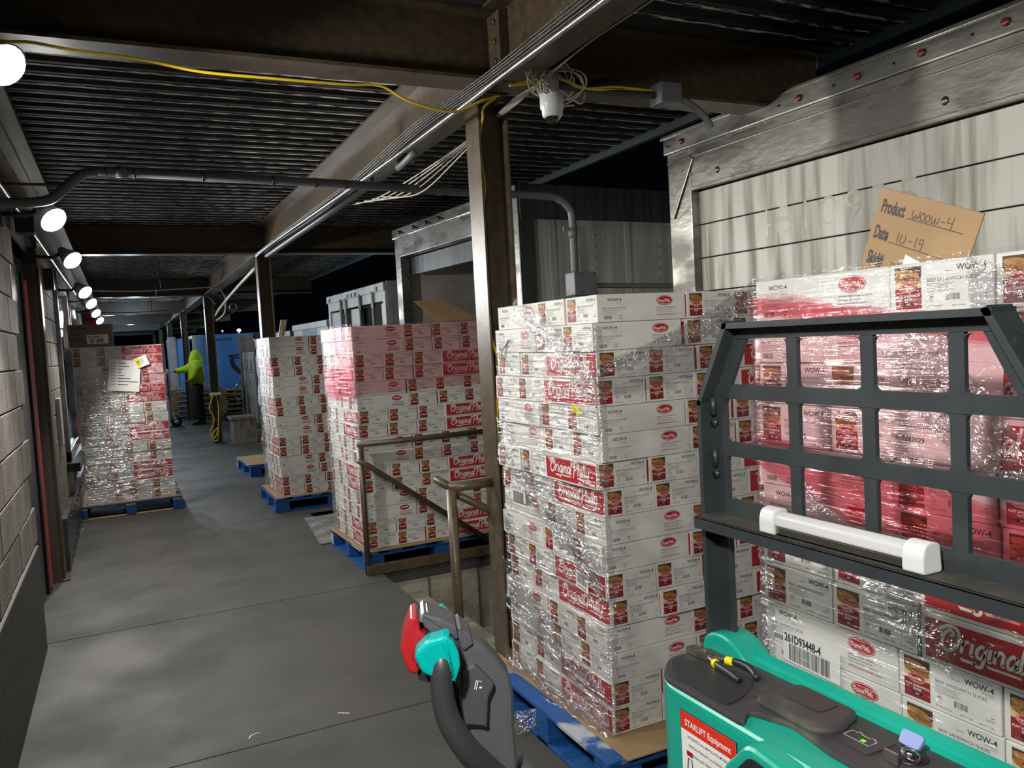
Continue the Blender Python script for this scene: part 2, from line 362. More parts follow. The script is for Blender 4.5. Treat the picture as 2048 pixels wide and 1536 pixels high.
b = MB(); b.box((3.43, -2.5, 2.98), (3.47, 60, 3.12), mat('fascia', (.03, .045, .05), .45, .3)); struct(b.build('trim_4', ceil))

def ibeam_x(x0, x1, yc, z0, z1, w=.165):
    q = MB(); t = .014
    q.box((x0, yc-w/2, z0), (x1, yc+w/2, z0+t), BROWN); q.box((x0, yc-w/2, z1-t), (x1, yc+w/2, z1), BROWN); q.box((x0, yc-.006, z0+t), (x1, yc+.006, z1-t), BROWN); return q
colY = [3.275, 9.5, 15.9, 22.3, 28.7, 35.4, 42]
posn = ['nearest', 'second', 'third', 'fourth', 'fifth', 'sixth', 'seventh']
for i, y in enumerate(colY):
    q = ibeam_x(-.5, 3.42, y-.065 if i == 0 else y-.1, 2.73, 3.028)
    one('cross_beam', q, posn[i]+' brown steel cross beam spanning the canopy, counted from the camera', 'beam', 'cross beams under the deck')
q = ibeam_x(-.5, 3.42, -1.6, 2.73, 3.028)
prev = -2.4
for i, y in enumerate(colY):
    q = MB(); t = .014; x0, x1 = 1.455, 1.645; y0, y1 = prev, y-.16
    q.box((x0, y0, 2.73), (x1, y1, 2.744), BROWN); q.box((x0, y0, 3.014), (x1, y1, 3.028), BROWN); q.box((1.544, y0, 2.744), (1.556, y1, 3.014), BROWN)
    o = one('long_beam', q, ['steel beam overhead running toward the camera from the first column', 'long brown steel beam between first and second column', 'long steel beam between second and third column', 'long steel beam between third and fourth column', 'long steel beam between fourth and fifth column', 'long steel beam between fifth and sixth column', 'farthest long steel beam beyond the sixth column'][i], 'beam', 'long beams on the column line')
    if i == 0:
        c = MB(); c.box((1.50, y1-.05, 2.76), (1.545, y1+.06, 3.0), BROWN); c.build('splice_plate', o, .003)
        for zz in (2.80, 2.88, 2.96):
            c = MB(); c.tube([(1.49, y1-.01, zz), (1.502, y1-.01, zz)], .014, BROWN, 6); c.build('bolt', o)
    prev = y+.0
    z0 = -1.2 if False else 0
    c = MB(); X0, X1, Y0, Y1 = (1.455, 1.605, y-.075, y+.075) if i else (1.535, 1.685, 3.40, 3.55)
    c.box((X0, Y0, z0), (X0+.011, Y1, 2.73), BROWN); c.box((X1-.011, Y0, z0), (X1, Y1, 2.73), BROWN); c.box((X0+.011, (Y0+Y1)/2-.005, z0), (X1-.011, (Y0+Y1)/2+.005, 2.73), BROWN); c.box((X0-.03, Y0-.005, 0), (X1+.03, Y1+.03, .014), BROWN)
    one('column', c, ['large brown steel column in front, holding the yellow cable', 'second brown steel column, above the stack with bare cartons', 'third steel column, with yellow rope hung on it', 'fourth steel column, behind the rope column', 'fifth steel column along the dock', 'sixth steel column along the dock', 'farthest steel column along the dock'][i], 'column', 'columns along the dock edge', bevel=.002)

# flood lamps on the left wall: a lit lamp every 1.9 m
def lamp(y, z, x=-.25, first=None, lab=''):
    t = thing('flood_lamp', lab, 'lamp', (x, y, z), 0, 'wall flood lamps')
    d = Vector((.55, -.52, -.62)).normalized()
    T = d.to_track_quat('Z', 'Y').to_matrix().to_4x4()
    q = MB(); q.T = T
    q.tube([(0, 0, -.13), (0, 0, -.08), (0, 0, -.04), (0, 0, .0)], [.025, .04, .058, .072], WHITEP, 18); q.build('housing', t)
    q = MB(); q.T = T; q.tube([(0, 0, .001), (0, 0, .012)], [.066, .060], LAMPM, 18); q.build('lens', t)
    q = MB(); q.tube([T @ Vector((0, 0, -.1)), (-.12, 0, .02), (-.24, 0, .03)], .012, DGREY, 8); q.box((-.30, -.05, -.03), (-.22, .05, .09), DGREY); q.build('bracket', t)
    return t, d
ordn = ['largest lit flood lamp, cut by the left edge of the frame', 'second lit flood lamp from the left edge, below the grey conduit', 'third lit flood lamp, glowing above the block wall', 'fourth lit flood lamp, left of the far beams', 'fifth lit flood lamp, just below the fourth', 'sixth lit flood lamp, above the red banner', 'farthest flood lamp, over the brown sign card']
L_POS = [(2.9, 2.555, -.25), (4.72, 2.37, -.25), (6.54, 2.366, -.25), (8.7, 2.30, -.25), (10.6, 2.31, -.25), (12.6, 2.30, -.25), (15.0, 2.3, -.25)]
for i, (y, z, x) in enumerate(L_POS):
    t, d = lamp(y, z, x, lab=ordn[i])
    ld = bpy.data.lights.new('lamp_light', 'SPOT'); ld.energy = LAMP_W*6*(1.0 if i else .7); ld.spot_size = math.radians(150); ld.spot_blend = .3; ld.shadow_soft_size = .05; ld.color = LAMP_COL if i < 4 else (.86, .93, 1.0)
    lo = bpy.data.objects.new('lamp_light', ld); col.objects.link(lo); lo.parent = t; lo.location = d*.06
    lo.rotation_euler = Vector((.66, -.30, -.60)).to_track_quat('-Z', 'Y').to_euler()
# the next lamp of the row hangs beside the camera, just outside the picture
for (px, py, pz, w) in ((-.28, .12, 2.30, NEAR_W), (-.28, -1.7, 2.4, NEAR_W*.4)):
    ld = bpy.data.lights.new('near_lamp_light', 'SPOT'); ld.energy = w*6; ld.spot_size = math.radians(126); ld.spot_blend = .5; ld.shadow_soft_size = .05; ld.color = (1.0, .975, .915)
    lo = bpy.data.objects.new('near_lamp_light', ld); col.objects.link(lo); lo.location = (px, py, pz)
    lo.rotation_euler = Vector((.86, .26, -.78)).to_track_quat('-Z', 'Y').to_euler()
# far dock lamps and yard lamps
for (px, py, pz, w, c_) in ((.4, 20, 2.6, 60, (.7, .85, 1)), (.4, 30, 2.6, 120, (.55, .78, 1)), (6, 20, 4.2, 260, (.55, .8, 1)), (-.2, 24.5, 2.5, 80, (.8, .9, 1))):
    ld = bpy.data.lights.new('far_lamp_light', 'POINT'); ld.energy = w; ld.shadow_soft_size = .1; ld.color = c_
    lo = bpy.data.objects.new('far_lamp_light', ld); col.objects.link(lo); lo.location = (px, py, pz)
for k, (p, r) in enumerate((((3.846, 30, 2.41), .07), ((3.295, 30, 2.43), .025))):
    q = MB(); q.T = Matrix.Translation(p); q.tube([(0, 0, -.1*r), (0, 0, 0), (0, 0, r), (0, 0, r*1.05)], [r*.6, r, r*.7, .01], mat('yard_lens', (.8, 1, .9), .5, emit=25, ecol=(.6, 1, .85)), 12)
    o = one('yard_light', q, ['bright greenish yard lamp glowing above the blue truck', 'tiny white yard lamp left of the greenish one'][k], 'lamp')
    c = MB(); c.tube([(p[0], p[1], -1.25), (p[0], p[1], p[2]-.01)], .02, DGREY); c.build('mast', o)

# ================================================================== TRAILERS AND YARD
def trailer(label, near, yaw, width, z1, length, body, side=TSIDE, z0=-.05, name='trailer', rail=TDARK, header=.30, post=.12, frame_m=ALU):
    t = thing(name, label, 'trailer', (near[0], near[1], 0), yaw)
    q = MB()
    for (ya, yb) in ((0, .03), (width-.03, width)): q.box((.10, ya, z0), (length, yb, z1-.06), side)
    q.box((.10, 0, z1-.06), (length, width, z1), rail); q.box((.10, 0, z0-.15), (length, width, z0), TDARK); q.box((length-.05, 0, z0), (length, width, z1), side)
    q.build('body', t)
    q = MB()
    q.box((.02, -.012, z1-.27), (length, -.001, z1-.002), rail); q.box((.02, -.02, z1-.05), (length, 0, z1+.01), rail)
    q.box((.02, width+.001, z1-.27), (length, width+.012, z1-.002), rail); q.build('side_rail', t)
    q = MB()
    q.box((0, 0, z0-.2), (.10, post, z1-.02), frame_m); q.box((0, width-post, z0-.2), (.10, width, z1-.02), frame_m)
    q.box((-.001, post, z1-header), (.10, width-post, z1-.02), frame_m); q.box((-.02, -.01, z1-.10), (.12, width+.01, z1), frame_m)
    q.box((0, 0, z0-.2), (.12, width, z0), TDARK); q.build('rear_frame', t, .008)
    return t
# nearest: roll door closed, faint raised numbers, dirty panels
w1, z1 = 2.62, 2.765
t1 = trailer('nearest trailer at right, dull aluminium frame and dirty white roll-up door', (3.075, 1.32), .035, w1, z1, 9, None, header=.335, post=.20)
for k in range(12):
    q = MB(); za = 2.425-.19*(k+1); q.box((.055, .20, za+.003), (.085, w1-.20, za+.187), TDOOR); q.build('door_panel', t1, .003)
q = MB(); q.box((.086, .15, 0), (.095, w1-.15, 2.44), BLACKV); q.build('door_gap', t1)
q = MB(); q.box((-.006, .0, 2.612), (.0, w1, 2.622), ALU); q.box((-.012, .2, 2.425), (0, w1-.2, 2.445), ALU); q.box((-.03, -.02, 2.755), (.1, w1+.02, 2.775), ALU); q.build('header_trim', t1, .003)
for yy in (2.46, 1.60, 1.27, .96, .62):
    q = MB(); q.tube([(-.022, yy, 2.712), (-.030, yy, 2.712), (-.034, yy, 2.712)], [.017, .016, .008], MRED, 14); q.build('marker_light', t1)
    q = MB(); q.tube([(-.021, yy+.13, 2.712), (-.0235, yy+.13, 2.712)], .006, BLACKV, 8); q.build('rivet_hole', t1)
for yy in (.88, 2.20):
    q = MB(); q.tube([(-.002, yy, 2.50), (-.008, yy, 2.50), (-.012, yy, 2.50)], [.018, .012, .004], ALU, 14); q.build('dent_stud', t1)
q = MB(); q.prism([(w1-.235, 2.60), (w1-.20, 2.63), (w1-.02, 2.33), (w1-.05, 2.29)], 'x', -.012, -.001, ALU); q.build('corner_brace', t1, .003)
q = MB(); q.T = frame((.0548, 2.0, 2.10), (0, -1, 0), (0, 0, 1))
ghost = mat('ghost_outline', (.57, .56, .49), .25, c2=(.42, .40, .34), scale=6)
q.text('4810935', 0, 0, .15, ghost, z=.0, wscale=1.2, bold=-.014, sp=1.12)
q.build('ghost_number', t1, fix=False)

# second trailer: open rear, weathered side toward the camera
t2 = trailer('second trailer, open rear with bare grey inside and streaked weathered side', (2.95, 5.87), .077, 2.60, 2.87, 9, None, header=.30, post=.14)
q = MB(); q.box((.12, .032, z1*0), (8.9, .05, 2.6), TIN); q.box((.12, 2.54, 0), (8.9, 2.565, 2.6), TIN); q.box((8.8, .05, 0), (8.85, 2.54, 2.6), TIN); q.box((.1, .03, 2.60), (8.9, 2.57, 2.62), TIN); q.box((.1, .03, -.01), (8.9, 2.57, 0.0), DIRT); q.build('lining', t2)
q = MB(); q.box((.12, .14, 2.38), (.19, 2.46, 2.56), TDARK); q.tube([(.2, .2, 2.44), (.2, 2.4, 2.44)], .04, DGREY); q.build('door_roll', t2)
for yy in (2.38, 2.02, 1.70, 1.42):
    q = MB(); q.tube([(-.022, yy, 2.82), (-.04, yy, 2.82)], .02, MRED, 10); q.tube([(-.03, yy, 2.82), (-.03, yy-.10, 2.80)], .006, BLACKV, 6); q.build('marker_light', t2)
q = MB()
for xx in (.06, .75, 1.45, 2.15):
    for k in range(26): z = .1+k*.095; q.box((xx-.006, -.004, z), (xx+.006, 0, z+.012), SILV)
tag(q.build('rivets', t2), kind='stuff')
q = MB()
for xx in (.32, 1.10, 1.80): q.box((xx-.03, -.006, 0), (xx+.03, -.001, 2.6), TSIDE)
q.build('side_rib', t2, .002)
q = MB(); q.box((-.004, -.013, -.1), (.14, -.0005, 2.6), TDARK); q.build('shade_cover', t2)  # added dark cover, shades the rear post by colour

# third: white trailer with half open doors and lock rods
t3 = trailer('white trailer with lock rods and doors ajar beyond the pink-topped stack', (2.82, 9.15), .02, 2.62, 2.38, 9, None, side=TWHITE, frame_m=TWHITE, rail=TWHITE, header=.22, post=.10)
q = MB(); q.box((.10, .1, -.05), (.12, 2.52, 2.2), BLACKV); q.build('door_gap', t3)
for (ya, yb) in ((.10, .22), (1.10, 1.52), (2.02, 2.52)):
    q = MB(); q.box((.02, ya, 0), (.07, yb, 2.14), TWHITE); q.build('door', t3, .006)
for yy in (.42, .95, 1.62, 1.86):
    q = MB(); q.tube([(-.02, yy, 0), (-.02, yy, 2.3)], .018, TWHITE); q.box((-.03, yy-.05, 2.1), (.0, yy+.05, 2.16), DGREY); q.build('lock_rod', t3)
for yy in (.25, 1.16, 1.34, 1.52, 2.45):
    q = MB(); q.box((-.03, yy-.035, 2.29), (-.02, yy+.035, 2.34), DGREY); q.build('marker_light', t3)
t4 = trailer('pale trailer with a blue-grey patch behind the bare-carton stack', (2.82, 12.1), .02, 2.4, 2.07, 9, None, side=TWHITE, frame_m=TWHITE, rail=TWHITE, header=.25)
q = MB(); q.box((.03, .12, 0), (.07, 2.38, 1.85), TWHITE); q.box((.0, .7, 1.3), (-.004, 1.7, 2.0), mat('patch_blue', (.16, .22, .30), .5)); q.build('door', t4)
q = MB(); q.box((-.02, .7, 1.5), (-.01, 1.9, 1.55), BLACKV); q.build('door_bar', t4)
t5 = trailer('low dark-topped trailer partly hidden by the second column', (2.82, 15.0), .0, 2.6, 2.0, 9, None, side=TSIDE, frame_m=TDARK, rail=TDARK, header=.45)
q = MB(); q.box((.03, .12, 0), (.07, 2.48, 1.5), TSIDE); q.build('door', t5)
t6 = trailer('old trailer with hand-painted lettering on its pale door', (2.75, 19.0), .0, 2.7, 2.06, 9, None, side=TSIDE, frame_m=WOODG, rail=TSIDE, header=.40, post=.28)
q = MB(); q.box((.03, .28, 0), (.06, 2.42, 1.66), TDOOR); q.build('door', t6)
q = MB(); q.T = frame((.027, 2.30, 1.20), (0, -1, 0), (0, 0, 1)); q.text('G.I. &', 0, 0, .30, INK, wscale=1.5, bold=-.01, shear=.25)
q.text('M.', .8, -.42, .22, INKG, wscale=1.3); q.text('TRUCK', .35, -.75, .16, INKG, wscale=1.5); q.rect(.3, -.05, 1.8, -.02, 0, INKG); q.build('painted_lettering', t6, fix=False)
q = MB(); q.tube(smooth_pts([(2.76, 21.6, .35), (2.6, 21.62, .45), (2.6, 21.62, .8), (2.76, 21.6, .9)], 4), .02, SILV); one('grab_handle', q, 'bent metal grab handle left of the hand-painted trailer door', 'handle')

tb = thing('box_truck', 'light blue box truck with a black swoosh, parked beyond the dock', 'truck', (2.16, 25.0, 0))
q = MB(); q.box((.01, 0, .62), (6.5, 2.4, 2.22), TBLUE); q.build('cargo_box', tb, .02)
q = MB(); q.box((-.25, -.02, .62), (.01, 2.4, 2.22), TWHITE); q.box((-.15, -.03, .62), (-.05, -.02, 2.2), TBLUE); q.build('corner_post', tb, .01)
q = MB(); q.box((.2, .2, .35), (6.4, 2.2, .6), DGREY); q.box((0, -.02, .58), (6.5, .0, .63), BLACKP); q.build('chassis', tb)
for xx in (1.6, 5.2):
    q = MB(); q.tube([(xx, .0, -.80), (xx, .3, -.80)], .5, BLACKP, 20); q.tube([(xx, -.01, -.8), (xx, .02, -.8)], .22, TWHITE, 14); q.box((xx-.05, .1, -.8), (xx+.05, .2, .4), DGREY); q.build('wheel', tb)
q = MB(); q.T = frame((0, -.003, 0), (1, 0, 0), (0, 0, 1)); q.text('Ryder.com', .08, 2.03, .10, INK, wscale=1.2, bold=.02, shear=.3)
q.build('lettering', tb, fix=False)
q = MB(); q.T = frame((0, -.004, 0), (1, 0, 0), (0, 0, 1))
q.ribbon([(p.x, p.y) for p in smooth_pts([(1.6, 1.85, 0), (1.0, 1.6, 0), (.72, 1.58, 0), (.9, 1.5, 0), (1.3, 1.56, 0)], 6)], .05, 0, INK)
q.ribbon([(p.x, p.y) for p in smooth_pts([(.78, 1.5, 0), (.84, 1.25, 0), (1.1, 1.02, 0), (1.6, .9, 0), (2.4, .95, 0)], 6)], .13, 0, INK); q.build('swoosh', tb, fix=False)
tw = thing('box_truck', 'second blue truck end showing left of the blue box truck', 'truck', (1.35, 25.2, 0))
q = MB(); q.box((0, 0, -.5), (.5, 2.6, 2.15), TBLUE); q.build('cargo_box', tw, .02)
q = MB(); q.box((-.1, -.02, -.5), (.12, .0, 2.2), TWHITE); q.build('corner_post', tw)

# ================================================================== CARTONS
CL, CW, CH = .400, .228, .1025
def cat_pts(p, n=5): return [(a.x, a.y) for a in smooth_pts([(x, y, 0) for x, y in p], n)]
LET = {
 'O': (1.75, [[(-.25,1.35),(.0,1.55),(.55,1.85),(1.15,1.75),(1.5,1.2),(1.45,.5),(1.0,-.08),(.5,-.05),(.2,.5),(.35,1.2),(.7,1.55),(1.0,1.25),(.75,1.05)]]),
 'r': (.75, [[(.1,1),(.1,.5),(.1,0)], [(.1,.55),(.3,.95),(.6,1.0)]]),
 'i': (.42, [[(.1,1),(.1,.5),(.12,.05),(.3,.1)], [(.1,1.35),(.14,1.45)]]),
 'g': (.98, [[(.72,.85),(.4,1.0),(.1,.6),(.2,.1),(.55,.1),(.72,.5)], [(.74,1),(.74,.2),(.65,-.55),(.3,-.65),(.05,-.4)]]),
 'n': (.95, [[(.1,1),(.1,.5),(.1,0)], [(.1,.55),(.35,.97),(.65,.9),(.68,.4),(.7,.05),(.85,.1)]]),
 'a': (.95, [[(.7,.85),(.4,1.0),(.1,.6),(.2,.05),(.5,.1),(.7,.5)], [(.72,1),(.72,.4),(.76,.02),(.9,.1)]]),
 'l': (.45, [[(.15,1.9),(.1,1),(.1,.2),(.2,.0),(.35,.12)]]),
 'P': (1.3, [[(.3,1.75),(.3,.8),(.2,-.45)], [(-.35,1.45),(.0,1.85),(.6,1.95),(1.1,1.6),(1.0,1.05),(.6,.8),(.3,.85)]]),
 'h': (.95, [[(.12,1.9),(.1,1),(.1,0)], [(.1,.55),(.35,.97),(.65,.9),(.68,.4),(.7,.05),(.85,.1)]]),
 'y': (.95, [[(.1,1),(.1,.35),(.3,.05),(.6,.25),(.7,.6)], [(.74,1),(.74,.2),(.65,-.55),(.3,-.65),(.05,-.4)]]),
}
def script(q, x, y, s, z, m, w=.24, n=4, under=True):
    cx = 0; sh = .22
    for ch in 'Original Philly':
        if ch == ' ': cx += .35; continue
        adv, st = LET[ch]
        for p in st:
            pp = cat_pts(p, n if len(p) > 2 else 1)
            q.ribbon([(x+(cx+a+b_*sh)*s, y+b_*s) for a, b_ in pp], w*s, z, m)
        cx += adv
        if ch == 'l' and under and cx < 8: q.poly([(x+1.9*s, y-.62*s, z), (x+3.0*s, y-.62*s, z), (x+3.0*s, y-.42*s, z), (x+1.7*s, y-.36*s, z)], m); q.poly([(x+4.0*s, y-.5*s, z), (x+6.5*s, y-.5*s, z), (x+6.4*s, y-.34*s, z), (x+3.8*s, y-.3*s, z)], m)
    if under: q.poly([(x+8.4*s, y-.45*s, z), (x+12.2*s, y-.5*s, z), (x+12.3*s, y-.34*s, z), (x+8.2*s, y-.25*s, z)], m)
    return cx
def oval(q, cx, cy, rx_, z, m, detail):
    q.ell(cx, cy, rx_, rx_*.50, z, m, 28 if detail else 16)
    if detail:
        q.rim(cx, cy, rx_*.94, rx_*.45, rx_*.035, z+.0003, WHI, 28); s = rx_*1.62/13; script(q, cx-rx_*.83, cy-rx_*.10, s, z+.0003, WHI, w=.30, n=2)
        q.text('CHEESESTEAK CO.', cx, cy-rx_*.36, rx_*.09, WHI, z+.0003, align='CENTER')
    else: q.rect(cx-rx_*.7, cy-.05*rx_, cx+rx_*.7, cy+.12*rx_, z+.0003, WHI)
def tiny(q, x, y, w, n, z, m=INKG, h=.0011, d=.0030):
    for i in range(n):
        xx = x; e = x+w*random.uniform(.6, 1)
        while xx < e:
            l = random.uniform(.004, .011); q.rect(xx, y-i*d, min(xx+l, e), y-i*d+h, z, m); xx += l+.0012
def barcode(q, x, y, w, h, z, n=16):
    for i in range(n):
        a = x+w*i/n; q.rect(a, y, a+w/n*random.choice((.3, .5, .65)), y+h, z, INK)
def seam(q, w, h, z): pass
def end_face(q, D):
    z = .0003; w = CW-.004
    q.rect(.013, .008, .074, .050, z, DREDI); q.rect(.013, .050, .074, .094, z, CREAM)
    q.poly([(.013, .070, z+.0003), (.052, .066, z+.0003), (.074, .072, z+.0003), (.074, .094, z+.0003), (.013, .094, z+.0003)], DBROWN)
    q.ell(.043, .066, .030, .0085, z+.0006, BUN, 16, -.12); q.ell(.044, .0725, .029, .0075, z+.0009, MEAT, 16, -.15); q.ell(.042, .080, .029, .0085, z+.0012, BUN, 18, -.16)
    if D:
        for i in range(7): q.ell(.022+i*.0068, .0755-i*.0011+random.uniform(-.001, .001), .0042, .0026, z+.0014, MEAT, 6, i)
        oval(q, .044, .0515, .021, z+.0016, REDI, True)
        q.text('FLAT SANDWICH', .0435, .0325, .0047, WHI, z+.0003, align='CENTER', bold=.03, wscale=1.05); q.text('SLICES', .0435, .0255, .0047, WHI, z+.0003, align='CENTER', bold=.03)
        q.rect(.032, .0145, .055, .0215, z+.0003, BLACKP); q.text('BEEF', .0435, .0165, .0032, WHI, z+.0006, align='CENTER', bold=.02)
    else:
        q.ell(.044, .0515, .018, .008, z+.0016, REDI, 12); q.rect(.022, .031, .065, .036, z+.0003, WHI); q.rect(.032, .0145, .055, .0215, z+.0003, BLACKP)
    q.text('WOW-4', w-.012, .0785, .0120, INK if D else INKG, z, align='RIGHT', bold=.016, wscale=.98)
    q.rect(w-.038, .0735, w-.012, .0748, z, INKG); q.rect(w-.100, .078, w-.082, .0795, z, INKG); q.rect(w-.026, .069, w-.012, .070, z, INKG)
    q.text('BEEF SANDWICH SLICES', .086, .0600, .0068, INK if D else INKG, z, bold=0, wscale=1.08)
    if D:
        tiny(q, .086, .0555, .075, 4, z); tiny(q, .086, .0425, .06, 2, z); q.rim(.095, .030, .0065, .0065, .0009, z, INKG, 14); q.rect(.092, .028, .098, .032, z, INKG); q.rect(.091, .0195, .099, .0205, z, INKG)
        q.text('101923', w-.012, .021, .0042, INK, z, align='RIGHT'); q.rect(w-.02, .029, w-.012, .0312, z, INKG); q.rect(w-.014, .036, w-.012, .038, z, INKG)
        q.text('KEEP FROZEN', .140, .0095, .0032, INK, z); q.text('NET WT. 10 LBS.', w-.012, .0085, .0032, INK, z, align='RIGHT'); tiny(q, .086, .012, .045, 2, z)
    else: tiny(q, .086, .053, .075, 3, z, h=.0018, d=.0042)
    barcode(q, .128, .022, .030, .0125, z, 14 if D else 6)
def oval_face(q, D):
    z = .0003; w = CL-.004
    q.text('WOW-4', .106, .0755, .0120, INK if D else INKG, z, align='RIGHT', bold=.016, wscale=.98); q.rect(.080, .0708, .106, .072, z, INKG); q.rect(.088, .063, .106, .0642, z, INKG)
    q.text('BEEF SANDWICH SLICES', .022, .0470, .0068, INK if D else INKG, z, wscale=1.0)
    if D: tiny(q, .022, .0425, .085, 2, z); tiny(q, .022, .0350, .06, 1, z); tiny(q, .022, .0290, .085, 1, z)
    barcode(q, .028, .010, .034, .0125, z, 16 if D else 6); q.rect(.092, .020, .106, .0225, z, INKG); q.rect(.092, .011, .106, .0135, z, INKG)
    oval(q, .300, .0720, .038, z, REDI, D)
    if D:
        q.text('ORIGINAL PHILLY CHEESESTEAK CO.', .262, .0435, .0044, INK, z, bold=.015, wscale=.92); q.text('Philadelphia, PA 19124 USA', .262, .0355, .0042, INK, z, bold=.01); q.text('©2021 Original Philly Cheesesteak Co.', .262, .0280, .0040, INK, z, wscale=.92)
        q.text('phillycheesesteak.com', .262, .0165, .0074, REDI, z, bold=.005, wscale=.98)
    else:
        for k in range(3): q.rect(.262, .042-k*.008, .355, .045-k*.008, z, INKG)
        q.rect(.262, .017, .355, .022, z, REDI)
    q.rect(.124, .001, .1245, .098, z, mat('crease', (.55, .545, .52), .7))
def red_face(q, D):
    z = .0003; w = CL-.004; h = CH-.003
    q.rect(.010, .0075, w-.004, h-.0085, z, REDI); s = .0262
    script(q, .040, .038, s, z+.0003, WHI, w=.26, n=5 if D else 3)
def carton_mesh(D, name):
    q = MB(); l, w, h = CL-.004, CW-.004, CH-.0015
    q.box((-l/2, -w/2, 0), (l/2, w/2, h), BOXW)
    me0 = q.mesh('c'); bm = bmesh.new(); bm.from_mesh(me0); bmesh.ops.bevel(bm, geom=bm.edges[:], offset=.0018, segments=1, affect='EDGES'); bm.verts.ensure_lookup_table()
    q = MB(); q.raw([tuple(v.co) for v in bm.verts], [tuple(v.index for v in f.verts) for f in bm.faces], BOXW); bm.free()
    q.rect(-l/2+.004, -.0012, l/2-.004, .0012, h+.0003, INKG) if False else None
    q.box((-l/2+.002, -.0008, h), (l/2-.002, .0008, h+.0004), mat('tape_seam', (.5, .47, .40), .4))
    q.T = frame((-l/2, -w/2, 0), (1, 0, 0), (0, 0, 1)); oval_face(q, D)
    q.T = frame((l/2, w/2, 0), (-1, 0, 0), (0, 0, 1)); red_face(q, D)
    q.T = frame((l/2, -w/2, 0), (0, 1, 0), (0, 0, 1)); end_face(q, D)
    q.T = frame((-l/2, w/2, 0), (0, -1, 0), (0, 0, 1)); end_face(q, D)
    q.T = Matrix(); return q
CM_HI = carton_mesh(True, 'carton'); ME_HI = CM_HI.mesh('carton'); CM_LO = carton_mesh(False, 'carton'); ME_LO = CM_LO.mesh('carton_plain')
def layer(pat):
    L, w = CL, CW; Ly = 2*w+L
    # (cx, cy, rot, front index or None, left index or None)
    a = [(L/2, w/2, 0, 0, 0), (L+w/2, L/2, PI/2, 1, None), (L+1.5*w, L/2, PI/2, 2, None), (L+2.5*w, L/2, PI/2, 3, None), (L/2, 1.5*w, 0, None, 1), (w/2, 2*w+L/2, -PI/2, None, 2),
         (1.5*w, 2*w+L/2, -PI/2, None, None), (2.5*w, 2*w+L/2, -PI/2, None, None), (3*w+L/2, L+w/2, 0, None, None), (3*w+L/2, L+1.5*w, 0, None, None)]
    if pat == 'A': return a
    return [(w/2, L/2, PI/2, 0, 0), (1.5*w, L/2, PI/2, 1, None), (2.5*w, L/2, PI/2, 2, None), (3*w+L/2, w/2, PI, 3, None), (L/2, Ly-1.5*w, 0, None, 1), (L/2, Ly-w/2, 0, None, 2),
            (L+w/2, Ly-L/2, PI/2, None, None), (L+1.5*w, Ly-L/2, PI/2, None, None), (L+2.5*w, Ly-L/2, PI/2, None, None), (3*w+L/2, 1.5*w, 0, None, None)]
ORD = ['top', 'second', 'third', 'fourth', 'fifth', 'sixth', 'seventh', 'eighth', 'ninth', 'tenth', 'eleventh', 'twelfth', 'thirteenth', 'fourteenth', 'fifteenth', 'bottom']
def stack(origin, rot, z0, first, sides, name, hi, fnames, lnames, group, lean=(0, 0), stuff=False, jit=.004):
    T0 = Matrix.Translation((origin[0], origin[1], z0)) @ Matrix.Rotation(rot, 4, 'Z'); N = 16; acc = MB()
    for k in range(N):                       # k = 0 top layer
        pat = first if (k//2) % 2 == 0 else ('B' if first == 'A' else 'A')
        jx, jy = random.uniform(-jit, jit)*1.3, random.uniform(-jit, jit)*1.3
        for (cx, cy, r, fi, li) in layer(pat):
            vis = (fi is not None and 'f' in sides) or (li is not None and 'l' in sides)
            if not vis and k > 0: continue
            zz = (N-1-k)*CH
            M = T0 @ Matrix.Translation((cx+jx+random.uniform(-1, 1)*jit*.7+lean[0]*zz, cy+jy+random.uniform(-1, 1)*jit*.7+lean[1]*zz, zz)) @ Matrix.Rotation(r+random.uniform(-.008, .008), 4, 'Z')
            if stuff:
                acc.T = M; off = len(acc.v); acc.v += [M @ v for v in CM_LO.v]; mm = [acc.mi(m) for m in CM_LO.mats]
                acc.f += [[i+off for i in f] for f in CM_LO.f]; acc.m += [mm[i] for i in CM_LO.m]; acc.sm += CM_LO.sm; continue
            o = bpy.data.objects.new('carton', ME_HI if hi else ME_LO); col.objects.link(o); o.matrix_world = M
            long_ = (pat == 'A' and ((fi == 0 and 'f' in sides) or li == 2)) or (pat == 'B' and (fi == 3 or (li == 0)))
            if fi is not None and 'f' in sides and li is not None and 'l' in sides: where = 'at the near corner'
            elif fi is not None and 'f' in sides: where = fnames[fi]
            elif li is not None and 'l' in sides: where = lnames[li]
            else: where = 'back of the top, '+('front', 'middle', 'rear')[min(2, int(cy/.3))]+' '+('left', 'inner left', 'inner right', 'right')[min(3, int(cx/.28))]
            look = ('oval-logo' if pat == 'A' else 'red-faced') if long_ else 'sandwich-picture'
            if where.startswith('back of'): look = 'white-lidded'
            tag(o, '%s carton, %s layer%s, %s, %s' % (look, ORD[k], ' down' if 0 < k < 15 else '', where.replace('back of the top, ', ''), name), 'carton', group)
    if stuff: acc.T = Matrix(); return acc
# foreground stack beside the first column
S4 = (1.545, 2.515, .150)
stack(S4[:2], 0, S4[2], 'A', 'fl', 'foreground stack', True, ['corner', 'right side second', 'right side third', 'right side fourth'], ['corner', 'left side middle', 'left side farthest'], 'cartons of the foreground stack', jit=.008)
